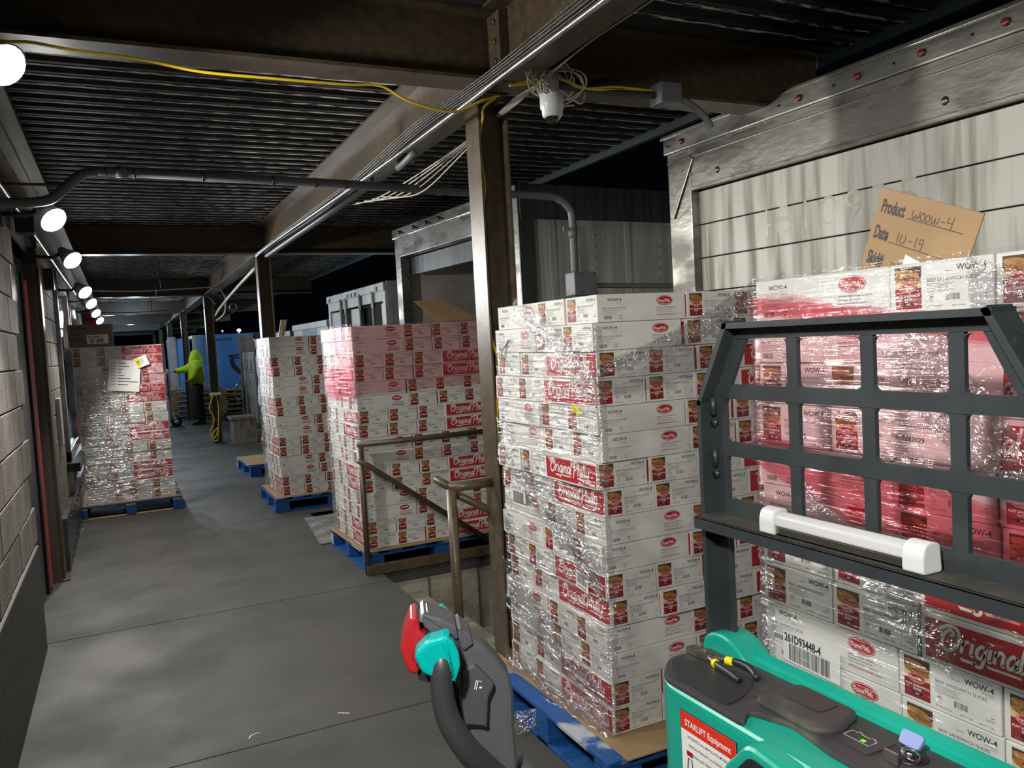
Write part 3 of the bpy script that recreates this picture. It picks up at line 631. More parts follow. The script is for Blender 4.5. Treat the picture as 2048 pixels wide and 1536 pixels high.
# stack on the forks behind the load guard: its left side faces the camera
S5 = (1.462, .742, .118)
stack(S5[:2], 0, S5[2], 'A', 'l', 'stack behind the guard', True, None, ['nearest', 'middle', 'far corner'], 'cartons of the stack behind the guard', jit=.003)
S3 = (1.530, 5.78, .155)
stack(S3[:2], .02, S3[2], 'A', 'fl', 'pink-topped stack', False, ['corner', 'right side second', 'right side third', 'right side fourth'], ['corner', 'left side middle', 'left side farthest'], 'cartons of the pink-topped stack', lean=(-.015, 0), jit=.006)
S1 = (.44, 9.50, .15)
stack(S1[:2], PI/2+.0, S1[2], 'B', 'l', 'stack by the left wall', False, None, ['right', 'middle', 'left'], 'cartons of the stack by the wall', lean=(0, .02))
S2 = (1.40, 8.50, .15)
acc = stack(S2[:2], .0, S2[2], 'A', 'fl', '', False, None, None, '', lean=(-.02, 0), stuff=True)
tag(acc.build('stacked_cartons', fix=False), 'tall bare-fronted carton stack on a blue pallet, third back on the right', 'carton', kind='stuff')

# ================================================================== STRETCH FILM
def film(name, T, size, m, label, parent=None, nu=26, nv=40, amp=.006, off=.010, path=None, seed=0, top=.0, vr=(0, 1), edge=None):
    """a sheet of film; path: 2-D polyline around the stack (x, y), height size"""
    P = path; ln = [0]
    for i in range(1, len(P)): ln.append(ln[-1]+math.hypot(P[i][0]-P[i-1][0], P[i][1]-P[i-1][1]))
    us = sorted(set([ln[-1]*i/nu for i in range(nu+1)]+ln)); vs = []; fs = []
    def at(u):
        for i in range(1, len(P)):
            if u <= ln[i]+1e-9:
                t = (u-ln[i-1])/(ln[i]-ln[i-1]); dx, dy = P[i][0]-P[i-1][0], P[i][1]-P[i-1][1]; l = math.hypot(dx, dy)
                return P[i-1][0]+dx*t, P[i-1][1]+dy*t, dy/l, -dx/l
    for j in range(nv+1):
        for u in us:
            x, y, nx, ny = at(u); f = j/nv
            lo = vr[0]*size; hi = vr[1]*size
            if edge: lo, hi = edge(u/ln[-1], lo, hi)
            z = lo+(hi-lo)*f
            nse = noise.noise(Vector((u*6+seed, z*9, seed)))*amp + noise.noise(Vector((u*20, z*45, seed+5)))*amp*.35
            vs.append((x+nx*(off+nse), y+ny*(off+nse), z))
    n = len(us)
    for j in range(nv):
        for i in range(n-1): fs.append((j*n+i, j*n+i+1, (j+1)*n+i+1, (j+1)*n+i))
    q = MB(); q.T = T; q.raw(vs, fs, m, True); o = q.build(name, parent, fix=False)
    return tag(o, label, 'stretch film') if not parent else o
HT = 16*CH; LX = 3*CW+CL; LY = 2*CW+CL
def TT(s, r=0, z=0): return Matrix.Translation((s[0], s[1], s[2]+z)) @ Matrix.Rotation(r, 4, 'Z')
# foreground stack: heavy film on the left side, light on the right
w4 = film('stretch_wrap', TT(S4), HT, FILM, 'crinkled clear film over the left side of the foreground stack', path=[(.02, LY), (0, LY-.02), (0, .0), (.03, -.004)], nu=46, nv=110, seed=1, vr=(-.02, .93), amp=.009)
film('right_side_film', TT(S4), HT, FILML, None, w4, path=[(.0, -.002), (LX, -.002)], seed=2, vr=(.02, .86), nu=30, nv=60, amp=.004)
film('crumpled_skirt', TT(S4), HT, FILMC, None, w4, path=[(-.02, LY), (-.03, LY*.5), (-.01, .0)], seed=3, vr=(-.045, .05), nu=60, nv=14, amp=.035, off=.018)
film('crumpled_band', TT(S4), HT, FILMC, None, w4, path=[(0, LY), (0, .0)], seed=7, nu=60, nv=30, amp=.014, off=.016, edge=lambda u, a, b_: (.02+.24*(1-u), .14+.36*(1-u)))
film('crumpled_band', TT(S4), HT, FILMC, None, w4, path=[(0, LY), (0, .0)], seed=9, nu=60, nv=16, amp=.014, off=.016, edge=lambda u, a, b_: (.95-.45*u, 1.03-.45*u))
film('crumpled_band', TT(S4), HT, FILMC, None, w4, path=[(0, LY), (0, .0)], seed=6, nu=46, nv=20, amp=.016, off=.014, edge=lambda u, a, b_: (.62*HT-.30*HT*u, .70*HT-.30*HT*u) )
def strip(T, pts, w, m, parent, name='film_strip', n=26, amp=.012, seed=0):
    p = smooth_pts(pts, 8); vs = []; fs = []; K = 8
    for i, c in enumerate(p):
        a = p[max(0, i-1)]; b_ = p[min(len(p)-1, i+1)]; d = (b_-a).normalized(); ww = w[0]+(w[1]-w[0])*i/(len(p)-1)
        nrm = Vector((-.5, -.8, .1)).normalized() if abs(d.x) > abs(d.y) else Vector((-1, 0, 0)); sd = d.cross(nrm).normalized()
        for k in range(K+1):
            t = (k/K-.5)*ww; off = noise.noise(Vector((i*.35, k*1.3, seed)))*amp; vs.append(c+sd*t+nrm*(.004+off))
        if i:
            for k in range(K): fs.append(((i-1)*(K+1)+k, i*(K+1)+k, i*(K+1)+k+1, (i-1)*(K+1)+k+1))
    q = MB(); q.T = T; q.raw(vs, fs, m, True); return q.build(name, parent, fix=False)
strip(TT(S4), [(-.012, .62, 1.62), (-.016, .35, 1.52), (-.018, .1, 1.36), (-.016, -.012, 1.30)], (.10, .10), FILMC, w4, seed=1)
strip(TT(S4), [(-.012, -.02, 1.30), (.25, -.03, 1.34), (.55, -.03, 1.47), (.95, -.03, 1.62)], (.05, .20), FILM, w4, seed=2, amp=.02)
strip(TT(S4), [(-.012, -.018, 1.36), (.2, -.03, 1.42), (.45, -.03, 1.50), (.75, -.03, 1.63)], (.04, .09), FILMC, w4, seed=4, amp=.015)
# guard stack: clear film, rose film over the upper half
w5 = film('stretch_wrap', TT(S5), HT, FILMS, 'clear film round the stack behind the guard', path=[(.05, LY+.002), (0, LY), (0, 0), (.04, 0)], nu=50, nv=110, seed=11, vr=(0, 1.005), amp=.005)
film('rose_film', TT(S5), HT, FILMP, None, w5, path=[(.03, LY), (0, LY-.002), (0, 0)], seed=12, nu=40, nv=50, off=.016, amp=.006, edge=lambda u, a, b_: (1.00+.02*u-.16*u*(1-u), 1.60-.10*u+.02*math.sin(u*9)))
film('rose_band', TT(S5), HT, FILMR, None, w5, path=[(0, LY), (0, 0)], seed=14, nu=40, nv=12, off=.020, amp=.008, edge=lambda u, a, b_: (1.18-.30*u, 1.26-.12*u))
film('rose_band', TT(S5), HT, FILMR, None, w5, path=[(0, LY), (0, 0)], seed=15, nu=40, nv=8, off=.021, amp=.008, edge=lambda u, a, b_: (1.565-.12*u, 1.60-.10*u))
film('crumpled_band', TT(S5), HT, FILMC, None, w5, path=[(0, LY*.30), (0, 0)], seed=17, nu=50, nv=16, off=.025, amp=.02, edge=lambda u, a, b_: (1.52-.22*u, 1.64-.10*u))
film('crumpled_corner', TT(S5), HT, FILMC, None, w5, path=[(.06, LY+.004), (0, LY), (0, LY-.05)], seed=18, nu=16, nv=70, off=.014, amp=.012, vr=(.0, .62))
strip(TT(S5), [(-.022, .72, 1.16), (-.024, .55, 1.02), (-.024, .40, .90), (-.022, .3, .86)], (.05, .10), FILMC, w5, seed=8)
strip(TT(S5), [(-.026, .38, 1.5), (-.028, .25, 1.30), (-.026, .12, 1.22)], (.16, .12), FILMC, w5, seed=9, amp=.03)
w3 = film('stretch_wrap', TT(S3, .02), HT, FILM, 'film round the pink-topped stack behind the railing', path=[(.05, LY), (-.02, LY), (-.02, 0), (.02, -.002)], nu=36, nv=90, seed=21, amp=.007)
film('right_side_film', TT(S3, .02), HT, FILML, None, w3, path=[(-.02, -.002), (LX-.02, -.002)], seed=22, nu=20, nv=40, amp=.003)
film('rose_film', TT(S3, .02), HT, FILMP, None, w3, path=[(-.03, LY*.6), (-.025, .0), (LX, -.004)], seed=23, nu=30, nv=40, off=.014, amp=.004, edge=lambda u, a, b_: (1.13+.03*u, 1.655))
film('rose_band', TT(S3, .02), HT, FILMR, None, w3, path=[(-.035, LY*.9), (-.03, .0)], seed=24, nu=20, nv=20, off=.016, amp=.006, edge=lambda u, a, b_: (1.10, 1.34))
w2 = film('stretch_wrap', TT(S2, .0), HT, FILM, 'dull clear film on the left side of the bare-fronted stack', path=[(.05, LY), (-.035, LY), (-.03, 0.0)], nu=24, nv=70, seed=31, amp=.02, vr=(-.02, 1.0))
w1f = film('stretch_wrap', TT(S1, PI/2), HT, FILM, 'shiny clear film round the stack by the left wall', path=[(.0, LY), (.0, 0)], nu=30, nv=90, seed=41, amp=.008)
film('rose_film', TT(S1, PI/2), HT, FILMP, None, w1f, path=[(0, LY*.5), (0, 0)], seed=42, nu=20, nv=30, off=.014, amp=.004, edge=lambda u, a, b_: (1.0+.2*(1-u), 1.64))
strip(TT(S1, PI/2), [(-.03, LY, .02), (-.03, LY*.6, .12), (-.03, LY*.4, .22)], (.06, .08), FILMC, w1f, seed=5)
film('crumpled_band', TT(S1, PI/2), HT, FILMC, None, w1f, path=[(0, LY), (0, LY*.45)], seed=43, nu=30, nv=70, off=.016, amp=.012, vr=(.08, .8))

# ================================================================== PALLETS AND SLIP SHEETS
def pallet_at(origin, rot, label, mats_, src=None, wide=1.22, deep=1.016, h=.142, cat='pallet', group=None):
    t = thing('pallet', label, cat, origin, rot, group); A_, B_ = mats_
    def bd(nm, a, c, m):
        q = MB(); q.box(a, c, m); return q.build(nm, t, .004)
    for k in range(7):
        x = k*(wide-.10)/6; bd('deck_board', (x, 0, h-.018), (x+.10, deep, h), A_ if k % 3 else B_)
    for k in range(3):
        y = k*(deep-.10)/2; bd('stringer_board', (0, y, h-.036), (wide, y+.10, h-.0185), A_)
        bd('bottom_board', (0, y, 0), (wide, y+.10, .016), B_ if k == 0 else A_)
    for i in range(3):
        for j in range(3):
            x = i*(wide-.14)/2; y = j*(deep-.10)/2; bd('block', (x, y, .0165), (x+.14, y+.10, h-.0365), src or (A_ if (i+j) % 2 else B_))
    for k in (0, 1):
        x = k*(wide-.10); bd('bottom_edge_board', (x, .101, 0), (x+.10, deep-.101, .016), A_)
    return t
pallet_at((1.43, 2.37, 0), 0, 'scuffed blue pallet under the foreground stack', (BLUEW, BLUEW2))
pallet_at((1.40, .66, -.03+.03), 0, 'blue pallet under the stack behind the guard', (BLUEW, BLUEW2))
pallet_at((1.50, 5.74, 0), .02, 'blue pallet under the pink-topped stack behind the railing', (BLUEW, BLUEW2))
pallet_at((1.31, 8.42, 0), 0, 'blue pallet under the bare-fronted carton stack', (BLUEW, BLUEW))
pallet_at((.50, 9.43, 0), PI/2, 'blue pallet with raw board edges under the stack by the wall', (WOOD, BLUEW), BLUEW)
pallet_at((1.44, 11.1, 0), .05, 'low empty blue pallet covered with a cardboard sheet', (BLUEW, BLUEW2))
def sheet(pts, z, m, label, name='slip_sheet', th=.006, wav=.0):
    q = MB(); q.prism(pts, 'z', z, z+th, m); return one(name, q, label, 'cardboard', bevel=.0015)
sheet([(1.50, 2.35), (2.66, 2.35), (2.66, 3.385), (1.53, 3.385), (1.525, 3.50), (1.46, 3.52), (1.50, 3.2), (1.505, 2.8)], .1425, CARD, 'brown cardboard slip sheet under the foreground stack', th=.006)
sheet([(1.50, 5.72), (2.74, 5.74), (2.70, 6.78), (1.46, 6.74)], .1465, CARD, 'cardboard slip sheet under the pink-topped stack')
sheet([(1.33, 8.44), (2.52, 8.44), (2.52, 9.44), (1.33, 9.44)], .1425, CARD, 'cardboard slip sheet under the bare-fronted stack')
sheet([(-.50, 9.44), (.48, 9.44), (.48, 10.6), (-.50, 10.6)], .1425, CARD, 'cardboard slip sheet under the stack by the wall')
sheet([(1.43, 11.15), (2.55, 11.2), (2.50, 12.25), (1.40, 12.2)], .150, CARD, 'tan cardboard sheet lying on the empty blue pallet')
def wood_pile(x, y, n, lab, grp):
    for k in range(n):
        t = pallet_at((x+random.uniform(-.03, .03), y+random.uniform(-.03, .03), k*.132), random.uniform(-.02, .02), '%s raw wood pallet of the %s' % (ORD2[k], lab), (WOOD, WOOD), h=.130, group=grp)
ORD2 = ['bottom', 'second', 'third', 'fourth', 'fifth', 'sixth']
wood_pile(1.16, 22.6, 6, 'left pile behind the worker, counted from its bottom', 'raw wood pallets')
wood_pile(2.42, 23.4, 5, 'right pile beyond the rope column, counted from its bottom', 'raw wood pallets')

# kraft carton with label, standing on the wall stack
q = MB(); q.box((0, 0, 0), (.42, .3, .235), mat('shaded_kraft', (.20, .15, .105), .8))  # kraft tone darkened because the carton stands in shade
q.T = frame((0, 0, 0), (1, 0, 0), (0, 0, 1))
q.text('Product', .03, .185, .03, INK, z=.001, bold=.02); q.text('Date', .03, .125, .03, INK, z=.001, bold=.02); q.text('Skid#', .03, .065, .03, INK, z=.001, bold=.02); q.rect(.15, .19, .36, .193, .001, INK)
q.rect(.17, .03, .37, .125, .001, PAPER); q.text('263346408 - 7', .18, .095, .022, INK, z=.002, bold=.02, wscale=.85); barcode(q, .19, .04, .15, .045, .002, 12)
o = one('kraft_carton', q, 'brown kraft carton with white barcode label on top of the wall stack', 'carton', bevel=0); o.location = (-.465, 9.52, S1[2]+HT+.004)

# placard on the guard stack
q = MB(); q.T = frame((1.62, 1.332, 1.950), (0, -.927, -.375), (0, -.375, .927)); Wd, Hd = .262, .33
q.box((0, -Hd, -.004), (Wd, 0, .0), CARD)
def ln_(x0, x1, y): q.rect(x0, y, x1, y+.0016, .0006, INK)
q.text('Product', .012, -.052, .0300, INK, z=.0006, bold=.03, wscale=.48); ln_(.088, .232, -.052)
q.text('Date', .012, -.112, .0300, INK, z=.0006, bold=.03, wscale=.48); ln_(.056, .232, -.114)
q.text('Skid#', .012, -.172, .0300, INK, z=.0006, bold=.03, wscale=.48); ln_(.068, .232, -.180)
def hand(strokes, x, y, s):
    for st in strokes: q.ribbon([(x+a*s, y+b_*s) for a, b_ in cat_pts(st, 4)], .0016, .0008, INK)
hand([[(0,1),(.05,.2),(.35,0),(.5,.5),(.6,.1),(.9,.2),(1,1)], [(1.5,.9),(1.15,.5),(1.4,0),(1.8,.3),(1.6,.9),(1.4,.9)], [(2.1,.8),(1.9,.4),(2.1,0),(2.5,.3),(2.3,.85),(2.1,.8)], [(2.7,.9),(2.75,.1),(3.05,.1),(3.2,.7),(3.3,.1),(3.6,.2),(3.7,.9)], [(4.1,.5),(4.6,.5)], [(5.0,1.2),(4.9,.6),(5.5,.6)], [(5.6,1.3),(5.5,-.3)]], .098, -.048, .0185)
hand([[(0,1.1),(.05,0)], [(.5,1),(.4,.2),(.8,0),(1.1,.6),(.9,1)], [(1.5,.5),(2.1,.5)], [(2.5,1.1),(2.5,0)], [(3.3,.6),(3.0,.5),(3.0,1),(3.4,1),(3.35,0),(3.2,-.2)]], .078, -.108, .020)
hand([[(0,1.1),(.1,0)], [(.5,1.1),(.4,.5),(1,.5)], [(1,1.2),(.95,-.1)]], .082, -.174, .019)
q.poly([(.112, -.128, .001), (.262, -.150, .001), (.262, -.27, .001), (.112, -.27, .001)], PAPER)
q.text('2619', .118, -.184, .030, INK, z=.0016, bold=.03, wscale=.6); tiny(q, .150, -.146, .08, 2, .0016)
placard = one('placard', q, 'tilted brown placard reading Product, Date and Skid, on the guarded stack', 'sign')

# shipping sheet and stickers on the stacks (flat print on paper)
def sticker(name, T, w, h, m, fn, label, cat='label'):
    q = MB(); q.T = T; q.box((0, 0, -.0006), (w, h, 0), m); fn(q); return one(name, q, label, cat)
def f_sheet(q):
    rows = [('Origin:', 'OPH 2261'), ('Destination:', 'Honor Foods'), ('City:', 'Philadelphia'), ('State:', 'PA'), ('PO #', '1015673604'), ('Pallet Count', '   5      of      24'), ('Sail Date:', '##############'), ('  #       500', '7282029')]
    for i, (a, b_) in enumerate(rows):
        y = .245-i*.0300; q.text(a, .010, y, .0085, INK, z=.0004); q.text(b_, .072, y-.001, .0112, INK, z=.0004, bold=.006)
        q.rect(.006, y-.008, .27, y-.0076, .0003, INKG)
    q.rect(.068, .01, .0684, .26, .0003, INKG)
T5s = frame((1.4578, 1.245, 1.362), (0, -1, -.055), (0, -.055, 1))
sticker('shipping_sheet', T5s, .285, .275, PAPER, f_sheet, 'printed shipping sheet with destination rows, under rose film behind the guard')
def f_bar(txt):
    def f(q):
        q.rect(0, 0, .001, .001, .0002, INK); q.text(txt, .005, .052, .0215, INK, z=.0004, bold=.03, wscale=.70); barcode(q, .020, .006, .13, .042, .0004, 34)
    return f
sticker('barcode_label', frame((1.4578, 1.535, .800), (0, -1, -.03), (0, -.03, 1)), .18, .078, PAPER, f_bar('261D93448-4'), 'white barcode label on the lower cartons behind the guard')
def f_bar2(q): barcode(q, .01, .022, .07, .04, .0004, 22); q.text('474792265', .012, .006, .010, INK, z=.0004, bold=.01)
sticker('barcode_label', frame((1.532, 2.715, .672), (0, -1, -.12), (0, -.12, 1)), .09, .07, PAPER, f_bar2, 'small barcode label on the red panel of the foreground stack')
def f_bar3(q): barcode(q, .03, .0, .10, .045, .0004, 24); q.text('26D94T770', .01, .052, .014, INKG, z=.0004, bold=.01)
sticker('barcode_label', frame((1.532, 3.27, .93), (0, -1, -.02), (0, -.02, 1)), .15, .07, BOXW, f_bar3, 'faint barcode label at the far left of the foreground stack')
q = MB(); q.T = frame((1.533, 3.32, 1.55), (0, -1, 0), (0, 0, 1))
q.ribbon([(a.x, a.y) for a in smooth_pts([(.03, .0, 0), (.035, .03, 0), (.06, .055, 0), (.10, .075, 0), (.13, .095, 0)], 5)], .008, 0, INK); q.ribbon([(a.x, a.y) for a in smooth_pts([(.11, .09, 0), (.085, .05, 0), (.06, -.02, 0)], 5)], .008, 0, INK)
one('marker_seven', q, 'hand-drawn black seven on a carton of the foreground stack', 'marking')
def f_1(q):
    for i in range(8): y = .29-i*.032; q.rect(.02, y, .07, y+.006, .0004, INKG); q.rect(.09, y, .09+[.07, .1, .04, .03, .06, .12, .19, .1][i], y+.008, .0004, INK)
sticker('shipping_sheet', frame((-.14, 9.478, 1.33), (1, 0, -.12), (.12, 0, 1)), .30, .33, PAPER, f_1, 'white shipping sheet taped to the stack by the left wall')
def f_y(q): q.rect(.01, .01, .05, .1, .0004, YLAB); tiny(q, .055, .08, .05, 5, .0005, INK, .003, .012); q.rect(.012, .06, .048, .07, .0006, INK); q.rect(.012, .04, .048, .046, .0006, INK)
sticker('yellow_label', frame((.16, 9.47, 1.54), (1, 0, .35), (-.35, 0, 1)), .13, .11, PAPER, f_y, 'tilted yellow and white label at the upper right of the wall stack')
q = MB(); q.T = frame((1.374, 8.62, 1.50), (0, -1, 0), (0, 0, 1)); q.box((0, 0, -.001), (.07, .10, 0), YLAB); one('yellow_label', q, 'small yellow label on the film of the bare-fronted stack', 'label')
q = MB(); q.T = frame((1.520, 2.66, 1.375), (0, -1, -.6), (0, -.6, 1)); q.box((0, 0, -.001), (.055, .022, 0), YLAB); q.text('SAMPLE', .004, .006, .008, INK, z=.0005) if False else None; tiny(q, .004, .012, .045, 3, .0005, INK, .0015, .004); one('yellow_label', q, 'tiny yellow label in the film of the foreground stack', 'label')

# flat boards leaning on stacks
q = MB(); q.prism([(0, 0), (.24, .02), (.52, -.16), (.20, -.17)], 'y', 0, .008, CARD); o = one('cardboard_flap', q, 'tan cardboard board leaning above the pink-topped stack', 'cardboard', bevel=.002); o.location = (2.06, 5.95, S3[2]+HT+.175)
q = MB(); q.prism([(.0, -.25), (.065, -.25), (.125, .02), (.06, .02)], 'y', 0, .012, WHITEP); q.prism([(.055, -.15), (.085, -.15), (.105, -.05), (.078, -.05)], 'y', -.001, 0, mat('orange_print', (.75, .35, .12), .5)); o = one('slat_board', q, 'pale narrow board sticking up above the bare-fronted stack', 'board', bevel=.002); o.location = (1.49, 8.75, 1.95)

# dock plate of checkered aluminium
q = MB(); q.prism([(1.40, 6.80), (2.35, 6.84), (2.35, 8.0), (1.50, 7.95)], 'z', .004, .012, GALV)
dp = one('dock_plate', q, 'aluminium tread plate on the floor behind the pink-topped stack', 'plate')
q = MB()
for i in range(14):
    for j in range(20):
        x = 1.53+i*.05; y = 6.84+j*.055
        q.box((x, y, .012), (x+(.03 if (i+j) % 2 else .008), y+(.008 if (i+j) % 2 else .03), .014), SILV)
tag(q.build('treads', dp), kind='stuff')

# ================================================================== RAILINGS AT THE STEPS
def railing(name, label, parts):
    t = thing(name, label, 'railing', parts[0][1][0]); base = Vector(parts[0][1][0])
    for nm, pts, r in parts:
        q = MB(); q.tube([Vector(p)-base for p in pts], r, RAILP, 12); q.build(nm, t)
    return t, base
rt, rb = railing('stair_railing', 'olive-brown steel stair railing in front of the pink-topped stack', [
    ('post', [(1.50, 5.69, 0), (1.50, 5.69, .93)], .021), ('top_rail', [(1.48, 5.69, .945), (2.60, 5.69, .945)], .021), ('handrail', [(1.46, 5.63, .84), (1.53, 5.63, .80), (2.62, 5.63, -.02)], .019), ('post', [(2.62, 5.69, 0), (2.62, 5.69, .95)], .021)])
q = MB(); q.box((0, -.04, .0), (1.35, .02, .065), RAILP); q.box((-.02, -.045, 0), (1.35, -.035, .07), RAILP); q.build('kick_angle', rt, .004)
railing('stair_railing', 'nearer olive-brown stair railing, joined to the large column', [
    ('post', [(1.330, 3.48, 0), (1.330, 3.48, .970)], .023), ('top_rail', [(1.317, 3.48, .975), (1.537, 3.48, .975)], .022), ('stub', [(1.285, 3.56, 1.01), (1.330, 3.49, .975)], .020), ('handrail', [(1.36, 3.60, .94), (1.70, 3.66, .74), (2.60, 3.66, .06)], .020)])

# ================================================================== PALLET TRUCK
tk = thing('pallet_truck', 'teal and charcoal pallet truck with load guard, tiller and dealer sticker', 'truck', (.93, 1.02, 0)); B0 = Vector((.93, 1.02, 0))
def tpart(nm, q, bevel=0, parent=None, seg=2, fix=True):
    for i, v in enumerate(q.v): q.v[i] = v-B0
    return q.build(nm, parent or tk, bevel, seg, fix)
# main cover: rounded outline extruded upward
def rounded(pts, r, n=5):
    out = []
    for i, p in enumerate(pts):
        a = Vector(pts[i-1]); c = Vector(pts[(i+1) % len(pts)]); p = Vector(p); rr = r[i] if isinstance(r, list) else r
        if rr <= 0: out.append(tuple(p)); continue
        d1 = (a-p).normalized(); d2 = (c-p).normalized(); rr = min(rr, (a-p).length*.48, (c-p).length*.48)
        s0 = p+d1*rr; s1 = p+d2*rr
        for k in range(n+1):
            t = k/n; out.append(tuple(s0*(1-t)**2+p*2*t*(1-t)+s1*t*t))
    return out
q = MB(); q.prism(rounded([(.932, .52), (.932, 1.33), (1.02, 1.41), (1.165, 1.41), (1.165, .52)], [.03, .07, .06, .04, .03]), 'z', .22, .945, TEAL); tpart('body_cover', q, .012, seg=3)
q = MB()
prof = [(1.118, .93), (1.128, .968), (1.15, .975), (1.172, .955), (1.172, .80), (1.118, .80)]
q.prism(prof, 'y', .50, 1.34, TEAL); tpart('rear_ridge', q, .006)
q = MB(); q.prism(rounded([(1.49-.08, .86), (1.41, .985), (1.33, 1.0), (1.26, .955), (1.24, .86)], [.0, .04, .05, .04, .0]), 'x', 1.105, 1.178, TEAL); tpart('guard_fairing', q, .010, seg=3)
# dark top panel, wraps over the front edge with a notch
zt = .947
q = MB(); q.prism(rounded([(.936, 1.325), (1.0, 1.392), (1.108, 1.392), (1.122, 1.25), (1.122, .52), (.985, .52), (.985, .94), (1.003, 1.04), (.975, 1.12), (.936, 1.085)], [.03, .03, .02, .02, .01, .01, .02, .015, .02, .02]), 'z', zt-.004, zt+.008, PANEL); tp = tpart('top_panel', q, .004)
q = MB(); q.prism(rounded([(.95, 1.31), (.99, 1.372), (1.06, 1.378), (1.066, 1.20), (1.0, 1.16), (.95, 1.15)], .02), 'z', zt+.008, zt+.012, GREYD2); tpart('tray_lip', q, .002)
q = MB(); q.prism(rounded([(.985, 1.20), (1.02, 1.36), (1.098, 1.37), (1.108, 1.15), (1.06, 1.11)], .025), 'z', zt+.0085, zt+.0095, PANEL); tpart('tray_floor', q, 0)
q = MB(); q.prism(rounded([(1.0, 1.135), (1.0, .985), (1.04, .965), (1.11, .99), (1.11, 1.13)], .02), 'z', zt+.006, zt+.024, PANEL); tpart('fuse_cover', q, .008)
q = MB(); q.prism(rounded([(1.045, 1.10), (1.045, 1.02), (1.095, 1.02), (1.095, 1.10)], .01), 'z', zt+.0245, zt+.0255, GREYD2); tpart('hatch', q, .0008)
q = MB(); q.T = frame((1.022, .985, zt+.0085), (0, -1, 0), (1, 0, 0)); q.prism(rounded([(0, 0), (.085, 0), (.085, .07), (0, .07)], .008), 'z', 0, .002, PANEL)
q.ribbon([(.018, .022), (.068, .022), (.068, .044), (.062, .044), (.062, .048), (.054, .048), (.054, .044), (.036, .044), (.036, .048), (.028, .048), (.028, .044), (.018, .044), (.018, .022)], .0012, .0024, WHI); q.rect(.048, .026, .056, .033, .0026, GREENL); tpart('battery_gauge', q, 0)
q = MB(); q.tube([(1.075, .865, zt+.007), (1.075, .865, zt+.012)], [.030, .027], BLACKP, 20); q.tube([(1.075, .865, zt+.012), (1.075, .865, zt+.020)], .012, SILV, 16); kl = tpart('key_switch', q)
q = MB(); q.prism(rounded([(-.018, 0), (.018, 0), (.020, .024), (-.020, .024)], .006), 'x', -.0035, .0035, KEYB); q.T = Matrix(); o = None
for i, v in enumerate(q.v): q.v[i] = Matrix.Rotation(.7, 4, 'Y') @ v + Vector((1.078, .868, zt+.022))
tpart('ignition_key', q, .0015)
q = MB(); q.tube([(1.055+.012*math.cos(a), .845+.012*math.sin(a), zt+.026+.004*math.sin(a)) for a in [2*PI*i/16 for i in range(17)]], .0011, SILV, 6); q.box((1.03, .85, zt+.012), (1.034, .875, zt+.03), SILV); tpart('key_ring', q)
# knob housing on the front face
q = MB(); q.prism(rounded([(1.10, .80), (1.095, .885), (1.03, .955), (.935, .945), (.915, .80)], .02), 'x', .888, .936, TEAL); tpart('knob_housing', q, .012, seg=3)
q = MB(); q.prism(rounded([(1.075, .82), (1.07, .882), (1.02, .938), (.95, .930), (.935, .82)], .015), 'x', .8855, .8895, BLACKP); tpart('housing_recess', q, .001)
q = MB(); q.tube([(.892, .965, .885), (.862, .965, .892), (.862, .965, .892), (.848, .965, .895), (.846, .965, .895)], [.030, .030, .033, .032, .028], GREYD2, 22); q.tube([(.8455, .965, .895), (.844, .965, .895)], .005, SILV, 8); q.box((.860, 1.002, .845), (.884, 1.016, .905), BLACKP); tpart('emergency_knob', q)
# dealer sticker
q = MB(); q.T = frame((.9305, 1.262, .747), (0, -1, 0), (0, 0, 1)); sw, sh = .158, .165
q.box((-.0015, -.0015, -.001), (sw+.0015, sh+.0015, 0), BLACKP); q.rect(0, 0, sw, sh, .0003, PAPER); q.rect(0, sh-.036, sw, sh, .0006, mat('sticker_red', (.70, .03, .01), .4)); q.rect(0, 0, sw, .022, .0006, MATS['sticker_red'])
q.text('STARLIFT Equipment', sw/2, sh-.026, .0125, PAPER, z=.0009, align='CENTER', bold=.018, wscale=.86)
for i, s_ in enumerate(('WE SERVICE ALL MAKES AND MODELS', 'RENTAL FORKLIFTS & SCISSOR LIFTS', 'INDUSTRIAL BATTERIES AND CHARGERS')): q.text(s_, sw/2, sh-.049-i*.0165, .0052, INK, z=.0009, align='CENTER', bold=.006, wscale=.95); q.text('* * *', sw/2, sh-.058-i*.0165, .004, INKG, z=.0009, align='CENTER') if i < 2 else None
q.text('(203)937-9101', sw/2+.01, sh-.098, .0078, REDI, z=.0009, align='CENTER', bold=.01); q.text('WWW.', .02, .006, .0095, PAPER, z=.0009, bold=.015)
q.ribbon([(.016, .045), (.020, .075), (.030, .075), (.034, .045)], .003, .0009, INK); q.rect(.016, .080, .034, .090, .0009, REDI); q.ribbon([(.06, .035), (.066, .055), (.062, .075)], .003, .0009, INK); q.rect(.054, .034, .08, .040, .0009, INK); q.rect(.1, .03, .13, .052, .0009, INK); tpart('dealer_sticker', q, fix=False)
# load guard: plate frame with rounded windows
gx0, gx1 = 1.138, 1.150
bars_y = [1.395, 1.150-.0, .979, .815, .640]; rows_z = [1.628, 1.513, 1.392, 1.270]
g = MB()
outer = [(1.385, .86), (1.395, 1.20), (1.397, 1.490), (1.300, 1.655), (.745, 1.655), (.648, 1.490), (.645, 1.20), (.645, .86)]
def bar(y0, z0_, y1, z1_, w, e=0):
    d = Vector((y1-y0, z1_-z0_)).normalized(); nn = Vector((-d.y, d.x))*w/2
    g.prism([(y0+nn.x, z0_+nn.y), (y1+nn.x, z1_+nn.y), (y1-nn.x, z1_-nn.y), (y0-nn.x, z0_-nn.y)], 'x', gx0+e, gx1-e, DGREY)
